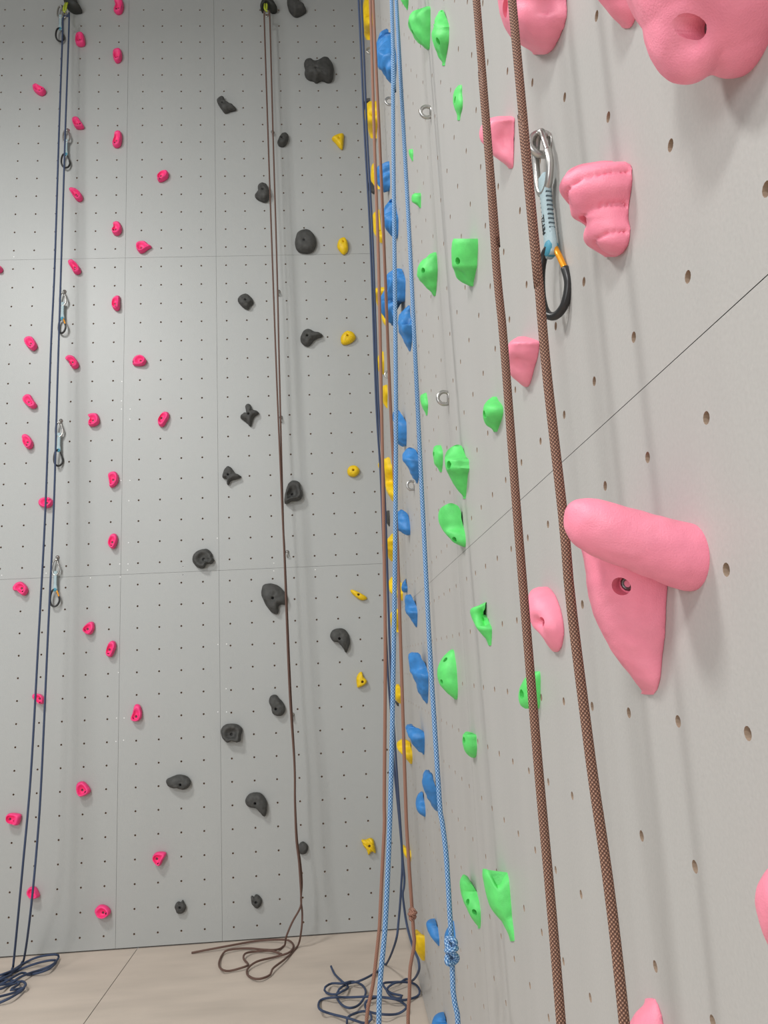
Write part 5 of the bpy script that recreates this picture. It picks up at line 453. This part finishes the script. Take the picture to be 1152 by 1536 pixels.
# ------------------------------------------------------------------ setting
def perforated(name, us, vs, ucuts, vcuts, to3, mats, depth=.013, r=.0055, gap=.0006, spots=(), tone=None):
    """a wall of panels: every cell has a drilled hole; ucuts / vcuts are panel seams"""
    verts = []; faces = []; mi = []
    def cells(cs, cuts, lo, hi):
        out = []
        edges = sorted([lo, hi] + [c for c in cuts if lo < c < hi])
        for a, b in zip(edges, edges[1:]):
            a2 = a + (gap if a != lo else 0); b2 = b - (gap if b != hi else 0)
            inside = [c for c in cs if a + .012 < c < b - .012]
            if not inside: out.append((a2, b2, None)); continue
            for i, c in enumerate(inside):
                out.append((a2 if i == 0 else (inside[i - 1] + c) / 2, b2 if i == len(inside) - 1 else (c + inside[i + 1]) / 2, c))
        return out
    (ulo, uhi, us), (vlo, vhi, vs) = us, vs
    CU, CV = cells(us, ucuts, ulo, uhi), cells(vs, vcuts, vlo + .007, vhi)
    for u0, u1, uc in CU:
        for v0, v1, vc in CV:
            b = len(verts)
            if uc is None or vc is None:
                verts += [to3(u0, v0, 0), to3(u1, v0, 0), to3(u1, v1, 0), to3(u0, v1, 0)]; faces.append((b, b + 1, b + 2, b + 3)); mi.append(0); continue
            cor = [(u0, v0), (u1, v0), (u1, v1), (u0, v1)]
            for k in range(4):
                p, q = cor[k], cor[(k + 1) % 4]
                for s in range(3): verts.append(to3(p[0] + (q[0] - p[0]) * s / 3, p[1] + (q[1] - p[1]) * s / 3, 0))
            for d in (0, depth):
                for k in range(12):
                    a = math.radians(225 + 30 * k); verts.append(to3(uc + r * math.cos(a), vc + r * math.sin(a), d))
            for k in range(12):
                k2 = (k + 1) % 12
                faces.append((b + k, b + k2, b + 12 + k2, b + 12 + k)); mi.append(0)
                faces.append((b + 12 + k, b + 12 + k2, b + 24 + k2, b + 24 + k)); mi.append(1)
            faces.append(tuple(b + 24 + k for k in range(12))); mi.append(1)
    b = len(verts)
    verts += [to3(ulo, vlo, depth + .004), to3(uhi, vlo, depth + .004), to3(uhi, vhi, depth + .004), to3(ulo, vhi, depth + .004)]
    faces.append((b, b + 1, b + 2, b + 3)); mi.append(2)
    for u, v in spots:                                          # filled screw heads
        b = len(verts)
        for k in range(8): verts.append(to3(u + .0034 * math.cos(k * .785), v + .0034 * math.sin(k * .785), -.0006))
        faces.append(tuple(range(b, b + 8))); mi.append(3)
    o = link(name, verts, faces, mats, None, False)
    o.data.polygons.foreach_set('material_index', mi)
    return tag(o, kind='structure')

PX = .124705
bcols = sorted([-1.459549 + k * PX for k in range(4)] + [-.930482 + k * PX for k in range(8)] + [-1.620105 - k * PX for k in range(24)])
brows = sorted([3.946872 - .125 * j for j in range(-19, 32)])
perforated('wall_back', (-4.5, .022, bcols), (0, 6.44, brows), [-1.5575, -.9925, -3.06], [3.946872 - .125 * (-.5 + 16 * k) for k in (-1, 0, 1)],
           lambda u, v, d: (u, d, v), [M['wall'], M['hole'], M['back'], M['filler']], spots=SPOTS)
rcols = [-3.293983 + i * .120831 for i in range(-14, 5)] + [-2.7 + .0595 + .1187 * i for i in range(8)] + [-1.77 + .07 + .1205 * i for i in range(14)]
rrows = [2.101696 + .120546 * j for j in range(-17, 36)]
perforated('wall_right', (-5.2, 0, rcols), (0, 6.44, rrows), [-2.703, -1.765], [1.685, 3.614, 5.543],
           lambda u, v, d: (d, u, v), gap=.0004, mats=[M['side'], M['hole'], M['back'], M['filler']])

def floor_mesh():
    # two mats meeting along a thin seam, plus the joint across
    verts = []; faces = []; mi = []
    xs = [-6, -1.4425, -1.4395, .02]; ys = [-7, .02]
    for i in range(3):
        z = 0 if i != 1 else -.004; b = len(verts)
        verts += [(xs[i], ys[0], z), (xs[i + 1], ys[0], z), (xs[i + 1], ys[1], z), (xs[i], ys[1], z)]
        faces.append((b, b + 1, b + 2, b + 3)); mi.append(1 if i == 1 else 0)
    b = len(verts)
    verts += [(-6, -7, -.01), (.02, -7, -.01), (.02, .02, -.01), (-6, .02, -.01)]; faces.append((b, b + 1, b + 2, b + 3)); mi.append(1)
    o = link('floor', verts, faces, [M['mat'], M['seam']], None, False); o.data.polygons.foreach_set('material_index', mi)
    return tag(o, kind='structure')
floor_mesh()
o = link('ceiling', [(-6, -7, 6.45), (.02, -7, 6.45), (.02, .02, 6.45), (-6, .02, 6.45)], [(0, 1, 2, 3)], M['ceil'], None, False); tag(o, kind='structure')

# ------------------------------------------------------------------ climbing holds
def displaced(v, n, style, seed):
    """surface relief of a hold, in metres along its normal"""
    p = v * 1.0 + Vector((seed * 3.1, seed * 1.7, 0)); d = .0006 * noise.noise(p * 90)
    if style in ('rock', 'rockdish'): d += .0055 * noise.noise(p * 26) + .0038 * noise.noise(p * 62)
    elif style == 'lump': d += .0035 * noise.noise(p * 55)
    elif style == 'veins': d += .003 * (1 - 2 * abs(noise.noise(p * 30)))
    elif style == 'groove': d += .0025 * math.sin(v.x * 380 + v.z * 420 + 3 * noise.noise(p * 30))
    elif style == 'ribs':
        q = noise.noise(p * 9); w = math.sin(v.z * 150 + v.y * 70 + 5 * q); d += .006 * w + .002 * noise.noise(p * 45)
    elif style == 'dome': d += .0015 * noise.noise(p * 40)
    elif style == 'dish': d += .001 * noise.noise(p * 45)
    return d

def hex_bolt(parent, at, axis, r=.0055, part='bolt'):
    """socket head bolt: rim, face and a hexagon recess"""
    return lathe(part, [(r, -.004), (r, .0), (r * .88, .0012), (r * .55, .0012), (r * .48, -.002), (.0004, -.002)], at, axis, M['bolt'], parent, 12)

def back_hold(i, col, label, group, outline, cen, bolt, screw, h, style):
    O = resample(catmull(outline, 8, True), 60, True); rb = .0075 if bolt else .0005
    cx, cz = cen; rnd = random.Random(i); verts = []
    ang = [math.atan2(z - cz, x - cx) for x, z in O]
    prof = {'dish': [(0, 0), (.0, .3), (.05, .62), (.12, .84), (.22, .97), (.34, 1), (.46, .9), (.6, .7), (.75, .52), (.9, .45), (1, .45)],
            'rockdish': [(0, 0), (.0, .25), (.05, .55), (.12, .8), (.22, .95), (.34, 1), (.48, .9), (.62, .72), (.78, .58), (.9, .55), (1, .55)]}.get(style,
            [(0, 0), (.0, .22), (.05, .45), (.12, .62), (.22, .76), (.34, .86), (.46, .93), (.6, .97), (.75, 1), (.9, 1), (1, 1)])
    lip = {'dish': .28, 'rockdish': .22, 'rock': .12}.get(style, .05)
    for j, (t, n) in enumerate(prof):
        for k, (x, z) in enumerate(O):
            bx, bz = cx + rb * math.cos(ang[k]), cz + rb * math.sin(ang[k])
            shrink = .94 if j == 0 else 1.0
            ux, uz = x * shrink + cx * (1 - shrink), z * shrink + cz * (1 - shrink)
            hh = h * n * (1 - lip * math.sin(ang[k] - .6 + .8 * (rnd.random() * 0 + (i % 5 - 2) * .3)) * (1 - t) * (1 if j > 1 else 0))
            verts.append(Vector((ux + (bx - ux) * t, -hh, uz + (bz - uz) * t)))
    K = len(O); J = len(prof); base = [v.copy() for v in verts]
    for j in range(1, J - 1):
        for k in range(K):
            a = base[j * K + (k + 1) % K] - base[j * K + k - 1]; b = base[(j + 1) * K + k] - base[(j - 1) * K + k]
            n = a.cross(b)
            if n.length < 1e-9: continue
            n.normalize()
            if n.y > 0: n = -n
            v = base[j * K + k]; w = v + n * displaced(v, n, style, i) * min(1, j / 3)
            w.y = min(w.y, -.0015); verts[j * K + k] = w
    yl = sum(v.y for v in verts[-K:]) / K
    for r_, y in ((rb, yl * .35), ):                            # bolt bore
        for k in range(K): verts.append(Vector((cx + r_ * math.cos(ang[k]), y, cz + r_ * math.sin(ang[k]))))
    faces = [(j * K + k, j * K + (k + 1) % K, (j + 1) * K + (k + 1) % K, (j + 1) * K + k) for j in range(J) for k in range(K)]
    faces.append(tuple(range(K))); faces.append(tuple(J * K + k for k in range(K)))
    o = link('climbing_hold', verts, faces, M[col]); fix_normals(o)
    me = o.data; root = Vector((cx, 0, cz))
    recentre(o, root); tag(o, label, 'climbing hold', group)
    if bolt: hex_bolt(o, Vector((0, yl * .35 - .003, 0)), (0, -1, 0), .0062)
    if screw:
        sx, sz = screw
        near = min((v for v in verts[K:J * K]), key=lambda v: (v.x - sx) ** 2 + (v.z - sz) ** 2)
        lathe('screw_hole', [(.0052, -.004), (.0052, .0004), (.0042, .0006), (.0036, -.002), (.0003, -.002)], Vector((sx, near.y - .0006, sz)) - root, (0, -1, 0), M['socket'], o, 12)
    return o

for i, rec in enumerate(BACK_HOLDS): back_hold(i, *rec)

def add_grid(bm, G):
    """closed skin over a list of rings"""
    vs = [[bm.verts.new(v) for v in ring] for ring in G]; n = len(G[0])
    for a, b in zip(vs, vs[1:]):
        for k in range(n): bm.faces.new((a[k], a[(k + 1) % n], b[(k + 1) % n], b[k]))
    bm.faces.new(vs[0][::-1]); bm.faces.new(vs[-1])

def apply_mods(o):
    dg = bpy.context.evaluated_depsgraph_get(); dg.update()
    me = bpy.data.meshes.new_from_object(o.evaluated_get(dg)); o.modifiers.clear()
    old = o.data; o.data = me; bpy.data.meshes.remove(old)

def side_hold(i, col, label, group, rows, holes, dents, style, notch, rh, join):
    big = group.startswith('light pink'); bm = bmesh.new()
    G = loft_grid(rows, 46 if big else 34, 26 if big else 20, notch)
    add_grid(bm, G)
    if join == 'roll':                                          # the thick roll lying across the top, pointing out of the wall
        R = [(-.003, -3.960, 1.516, .036, .0285), (.01, -3.960, 1.5185, .036, .029), (.03, -3.959, 1.5265, .034, .0275), (.05, -3.956, 1.535, .032, .0265), (.07, -3.953, 1.5435, .030, .0255),
             (.084, -3.950, 1.549, .026, .023), (.093, -3.948, 1.552, .019, .018), (.0985, -3.947, 1.554, .009, .009)]
        R = resample(catmull(R, 4, False), 22, False)
        add_grid(bm, [[(-n, y + ry * math.cos(a), z + rz * math.sin(a)) for a in [2 * math.pi * k / 26 for k in range(26)]] for n, y, z, ry, rz in R])
    elif join:                                                  # lobes growing out of the wall, merged into one body below
        bm.clear()
        for (x, y, z), (a, b, c) in join:
            add_grid(bm, [[(x + a * math.sin(v) * math.cos(u), y + b * math.sin(v) * math.sin(u), z + c * math.cos(v)) for u in [2 * math.pi * k / 28 for k in range(28)]] for v in [.03 + (math.pi - .06) * j / 22 for j in range(23)]])
    bmesh.ops.recalc_face_normals(bm, faces=bm.faces)
    me = bpy.data.meshes.new('climbing_hold'); bm.to_mesh(me); bm.free()
    o = bpy.data.objects.new('climbing_hold', me); COL.objects.link(o)
    if join or big:
        m = o.modifiers.new('merge', 'REMESH'); m.mode = 'VOXEL'; m.voxel_size = .0022
        s = o.modifiers.new('soften', 'SMOOTH'); s.factor = .5; s.iterations = {'roll': 8}.get(join, 4) if isinstance(join, str) or not join else 3
        apply_mods(o)
    me = o.data; me.update()
    zs = [v.co.z for v in me.vertices]; z0, z1 = min(zs), max(zs)
    nrm = [v.normal.copy() for v in me.vertices]
    for v, n in zip(me.vertices, nrm):
        if v.co.x > -.002: continue
        d = displaced(v.co, n, style, i) * min(1, -v.co.x / .012)
        if style == 'teeth':                                    # terraces pleated like a row of teeth
            t = (z1 - v.co.z + .10 * (-v.co.x)) / (z1 - z0); ph = t * 4.4
            crease = math.exp(-((ph - round(ph)) / .09) ** 2) * (1 if .5 < ph < 4.3 else 0)
            d -= crease * (.0024 + .0010 * math.sin(v.co.x * 1500 + v.co.y * 900))
            d += .0012 * math.sin(ph * 2 * math.pi - 1.57) * (1 if ph > .4 else 0)
        for p, q, r, dep in dents:
            d -= dep * math.exp(-((v.co - Vector(p)).length / r) ** 2)
        co = v.co + n * d; co.x = min(co.x, -.0012); v.co = co
    me.update()
    if join and join != 'roll': holes = [(HUGE_HOLE[0], (-.75, .1, -.1))]
    if holes:                                                   # seat every bore exactly on the displaced surface
        from mathutils.bvhtree import BVHTree
        tree = BVHTree.FromPolygons([v.co.copy() for v in me.vertices], [tuple(p.vertices) for p in me.polygons]); seated = []
        for p, q in holes:
            ax = (Vector(q).normalized() + Vector((-.55, -.25, 0))).normalized(); hit = tree.ray_cast(Vector(p) + ax * .06, -ax)[0]
            if join and join != 'roll': hit = tree.ray_cast(Vector(p), Vector(HUGE_HOLE[1]) - Vector(p))[0]
            seated.append((tuple(hit) if hit else p, q))
        holes = seated
    for p, q in holes:                                          # drilled, countersunk bolt bores
        ax = (Vector(q).normalized() + Vector((-.55, -.25, 0))).normalized(); p = Vector(p)
        c = lathe('cutter', [(rh, -.013), (rh, .012), (rh * 1.0, .03)], p, ax, M['socket'], None, 20); fix_normals(c)
        b = o.modifiers.new('bore', 'BOOLEAN'); b.operation = 'DIFFERENCE'; b.solver = 'EXACT'; b.object = c
        n0 = len(o.data.vertices); apply_mods(o)
        bpy.data.objects.remove(c)
    me = o.data; me.materials.clear(); me.materials.append(M[col])
    me.polygons.foreach_set('material_index', [0] * len(me.polygons))
    me.polygons.foreach_set('use_smooth', [True] * len(me.polygons))
    if hasattr(me, 'set_sharp_from_angle'): me.set_sharp_from_angle(angle=math.radians(55 if style != 'facet' else 30))
    ys = [v.co.y for v in me.vertices]; root = Vector((0, (min(ys) + max(ys)) / 2, (z0 + z1) / 2))
    recentre(o, root); tag(o, label, 'climbing hold', group)
    for p, q in holes:
        ax = (Vector(q).normalized() + Vector((-.55, -.25, 0))).normalized()
        hex_bolt(o, Vector(p) - ax * .0125 - root, ax, rh * (.8 if rh < .0095 else .55))
    return o

for i, rec in enumerate(SIDE_HOLDS): side_hold(i, *rec)

# ------------------------------------------------------------------ ropes
for mat, label, group, strands, knot in ROPES:
    first = strands[0][0]; RR = {'cocoa': .0047, 'sky': .005, 'rust': .0052, 'brown': .005, 'navy': .0048 if 'corner' in label else .0055}.get(mat, .0055)
    root = empty('climbing_rope', (first[0], first[1], 0)); tag(root, label, 'rope', group)
    inv = Vector((first[0], first[1], 0))
    for s in strands:
        s = [(min(x, -.012), min(y, -.012), max(z, RR)) for x, y, z in s]
        P = resample(catmull([tuple(p) for p in s], 10, False), max(220, len(s) * 12), False)
        P = [(x, y, max(z, RR)) for x, y, z in P]
        tube('strand', [Vector(p) - inv for p in P], RR, M[mat], root, 12)
    if knot:
        (kx, ky, kz), w, hgt = knot
        A, B = w - RR, hgt - RR; P = []
        for k in range(80):                                     # a figure of eight ...
            a = 2 * math.pi * k / 80
            P.append(Vector((kx + A * math.sin(2 * a) * (1 - .22 * math.cos(a)), ky - .0062 * math.sin(3 * a), kz + B * math.cos(a))) - inv)
        kn = tube('knot', P, RR * 1.12, M[mat], root, 12, True)
        P = [Vector((kx + (RR + .0042) * math.cos(a), ky + (RR + .0068) * math.sin(a), kz + .10 * hgt + .003 * math.cos(a + 1))) - inv for a in [2 * math.pi * k / 36 for k in range(36)]]
        tube('wrap', P, RR, M[mat], kn, 10, True)               # ... with its collar round the waist

# ------------------------------------------------------------------ steel and quickdraws
def eye_bolt(name, y, z, r, t, label, group, wall='side'):
    """a bent steel eye standing out of the wall on a small washer"""
    root = empty(name, (0, y, z)); arc = [(-r * .62 - r * math.cos(a), 0, r * math.sin(a)) for a in [math.radians(-128 + 256 * k / 26) for k in range(27)]]
    tube('eye', arc, t, M['steel'], root, 12)
    lathe('washer', [(r * .9, 0), (r * .9, .0016), (r * .5, .0026)], (0, 0, 0), (-1, 0, 0), M['steel'], root, 18)
    return tag(root, label, 'eye bolt', group)
GB = 'steel eye bolts on the right wall'
eye_bolt('eye_bolt', NEAR_RING[1], NEAR_RING[2], .0155, .005, 'large steel eye bolt the near quickdraw hangs from', GB)
for (x, y, z), lab in RINGS: eye_bolt('eye_bolt', y, z, .0165, .0048, lab, GB)
def hanger(p, label, group):
    root = empty('bolt_hanger', p)
    lathe('bolt', [(.011, 0), (.011, .004), (.007, .005), (.007, .012)], (0, 0, .012), (0, -1, 0), M['steel'], root, 12)
    tube('eye', [(.0, -.006 - .017 * math.sin(a) * 1.0, -.004 + .0135 * math.cos(a)) for a in [math.radians(-10 + 200 * k / 18) for k in range(19)]], .004, M['steel'], root, 8)
    return tag(root, label, 'bolt hanger', group)
for p, lab in HANGERS: hanger(p, lab, 'steel hangers down the middle line')

def quickdraw(name, loc, rz, gate_up, gate_low, label, group, top=1.0, twist=0.0, text=False, lower='black'):
    """two carabiners joined by a stitched sling; origin where the upper carabiner hangs"""
    root = empty(name, loc, rz)
    def carabiner(z0, s, flip, matname, gate, w, tw):
        ca, sa = math.cos(tw), math.sin(tw)
        f = lambda x, z: (x * w * s * ca, x * w * s * sa, z0 + z * s * flip)
        body = [f(*p) for p in [(.019, .006), (.022, -.018), (.013, -.042), (-.002, -.05), (-.016, -.041), (-.022, -.015), (-.02, .018), (-.013, .04), (-.002, .048), (.006, .044)]]
        c = tube('carabiner', resample(catmull(body, 8, False), 64, False), .0057 * s, M[matname], root, 10)
        tube('gate', [f(.006, .044), f(.012, .027), f(.018, .008), f(.0195, .002)], .0042 * s, M[gate], c, 10)
        return c
    carabiner(-.037 * top, .92 * top, 1, 'steel', gate_up, 1.0, 0)
    zt, zb = -.07 * top, -.165 * top
    prof = [(zt + .010, .0085), (zt, .0108), (zt - .012, .0098), (zt - .022, .0086), (zb + .03, .0086), (zb + .016, .0105), (zb, .012), (zb - .012, .009)]
    verts = []; faces = []
    P = resample(catmull(prof, 5, False), 30, False); T = .0046
    for z, w in P:
        ring = [(-w, -T * .5), (-w * .8, -T), (w * .8, -T), (w, -T * .5), (w, T * .5), (w * .8, T), (-w * .8, T), (-w, T * .5)]
        verts += [(x, y, z) for x, y in ring]
    for i in range(len(P) - 1):
        for k in range(8): faces.append((i * 8 + k, i * 8 + (k + 1) % 8, (i + 1) * 8 + (k + 1) % 8, (i + 1) * 8 + k))
    faces.append(tuple(range(8))); faces.append(tuple((len(P) - 1) * 8 + k for k in range(7, -1, -1)))
    sl = link('sling', verts, faces, M['sling'], root); fix_normals(sl)
    v2 = []; f2 = []
    for k in range(11):                                         # bar tacks wrapped round both edges of the webbing
        z = zt - .018 - k * .0062
        for side in (-1, 1):
            b = len(v2); x0 = side * .0070; x1 = side * .0093; y = T * .86
            v2 += [(x0, -y, z), (x0, y, z), (x0, y, z + .0016), (x0, -y, z + .0016), (x1, -y, z), (x1, y, z), (x1, y, z + .0016), (x1, -y, z + .0016)]
            f2 += [(b + a, b + c, b + d, b + e) for a, c, d, e in ((0, 1, 2, 3), (4, 7, 6, 5), (0, 4, 5, 1), (1, 5, 6, 2), (2, 6, 7, 3), (3, 7, 4, 0))]
    st = link('stitching', v2, f2, M['stitch'], sl, False); fix_normals(st)
    lathe('keeper', [(.009, -.006), (.0105, -.004), (.0105, .004), (.009, .006)], (0, 0, zb - .002), (0, 1, 0), M['teal'], root, 16)
    if text:
        cu = bpy.data.curves.new('lettering', 'FONT'); cu.body = 'PETZL'; cu.size = .0095; cu.extrude = .0003; cu.align_x = 'CENTER'; cu.align_y = 'CENTER'; cu.materials.append(M['ink'])
        t = bpy.data.objects.new('lettering', cu); COL.objects.link(t)
        bpy.context.view_layer.update()
        me = bpy.data.meshes.new_from_object(t.evaluated_get(bpy.context.evaluated_depsgraph_get())); bpy.data.objects.remove(t)
        t = bpy.data.objects.new('lettering', me); COL.objects.link(t); t.parent = sl
        t.location = (-.0040, -T - .0006, (zt + zb) / 2 - .012); t.rotation_euler = (math.pi / 2, -math.pi / 2, 0)
    carabiner(zb - .047 * top, 1.0 * top, 1, lower, gate_low, 1.15, twist)
    return tag(root, label, 'quickdraw', group)
quickdraw('quickdraw', (-.0125, NEAR_RING[1] - .004, NEAR_RING[2] + .007), math.radians(-80), 'steel', 'orange', 'near quickdraw with orange gate, hanging from the large eye bolt on right wall', 'quickdraws', .94, 0.3, True)
GQ = 'quickdraws on the left line'
for i, ((x, y, z), lab) in enumerate(QUICKDRAWS):
    hanger((x, y, z + .004), ['steel hanger holding the second quickdraw from top on the left line', 'steel hanger holding the orange-gated quickdraw under the upper seam', 'steel hanger holding the all-grey quickdraw beside the notched pink hold', 'steel hanger holding the lowest quickdraw on the left line', 'steel hanger holding the topmost quickdraw on the left line'][i], 'steel hangers on the left line')
    quickdraw('quickdraw', (x, -.026, z - .008), math.radians([6, -8, 12, -5, 4][i]), 'steel', 'orange' if i in (1, 3) else 'black', 'quickdraw ' + lab, GQ, 1.0, [.3, -.2, .5, .2, .4][i])

for outline, slingp, carp, label in ANCHORS:
    cx = sum(p[0] for p in outline) / len(outline); cz = sum(p[1] for p in outline) / len(outline)
    root = empty('top_anchor', (cx, 0, cz)); tag(root, label, 'anchor', 'top anchors of the back wall ropes')
    O = resample(catmull(outline, 6, True), 36, True); verts = []; faces = []
    for s, y in ((.9, 0), (1, -.02), (1, -.05), (.8, -.075), (.3, -.085)):
        verts += [((x - cx) * s, y, (z - cz) * s) for x, z in O]
    for j in range(4):
        for k in range(36): faces.append((j * 36 + k, j * 36 + (k + 1) % 36, (j + 1) * 36 + (k + 1) % 36, (j + 1) * 36 + k))
    faces.append(tuple(range(36))); faces.append(tuple(4 * 36 + k for k in range(36)))
    b = link('bracket', verts, faces, M['bracket'], root); fix_normals(b)
    r = Vector((cx, 0, cz)); a = Vector(slingp) - r; c = Vector(carp) - r
    top = a + Vector((.004, .03, .06))
    tube('sling', [top, a + Vector((.008, 0, .02)), a + Vector((.006, -.005, -.02)), c + Vector((.004, 0, .03)), c + Vector((-.006, 0, .03)), a + Vector((-.008, 0, 0)), top + Vector((-.012, .0, 0))], .006, M['lime'], root, 8)
    tube('carabiner', [c + Vector((.013 * math.cos(t), 0, .012 + .024 * math.sin(t))) for t in [2 * math.pi * k / 28 for k in range(28)]], .0045, M['steel'], root, 8, True)

# ------------------------------------------------------------------ light and camera
def area(name, loc, target, size, size_y, power, col=(1, 1, 1)):
    l = bpy.data.lights.new(name, 'AREA'); l.shape = 'RECTANGLE'; l.size = size; l.size_y = size_y; l.energy = power; l.color = col
    o = bpy.data.objects.new(name, l); COL.objects.link(o); o.location = loc
    o.rotation_euler = (Vector(target) - Vector(loc)).to_track_quat('-Z', 'Y').to_euler(); return o
area('hall_lamp', (-2.9, -3.2, 5.25), (-2.3, -2.7, .0), .7, .7, 132, (1, 1, .985))
area('hall_lamp', (-3.0, -7.4, 5.3), (-1.8, -5.2, .0), .8, .8, 152, (1, 1, .985))
area('camera_side_fill', (-4.6, -8.6, 2.6), (-.6, -2.6, 1.8), 3.0, 2.2, 132, (.97, .985, 1))  # large unseen fill light, added behind the camera to brighten the shaded hold faces
w = bpy.data.worlds.new('hall_light'); SC.world = w; w.use_nodes = True
w.node_tree.nodes['Background'].inputs['Color'].default_value = (.93, .96, 1, 1); w.node_tree.nodes['Background'].inputs['Strength'].default_value = .27

cd = bpy.data.cameras.new('camera'); cam = bpy.data.objects.new('camera', cd); COL.objects.link(cam)
r, u, f = (Vector(CAM[k]) for k in 'ruf')
m = Matrix((r, u, -f)).transposed().to_4x4(); m.translation = Vector(CAM['loc']); cam.matrix_world = m
cd.sensor_fit = 'AUTO'; cd.sensor_width = 36; cd.lens = CAM['lens']; cd.clip_start = .05
SC.camera = cam
SC.view_settings.view_transform = 'Standard'; SC.view_settings.look = 'None'
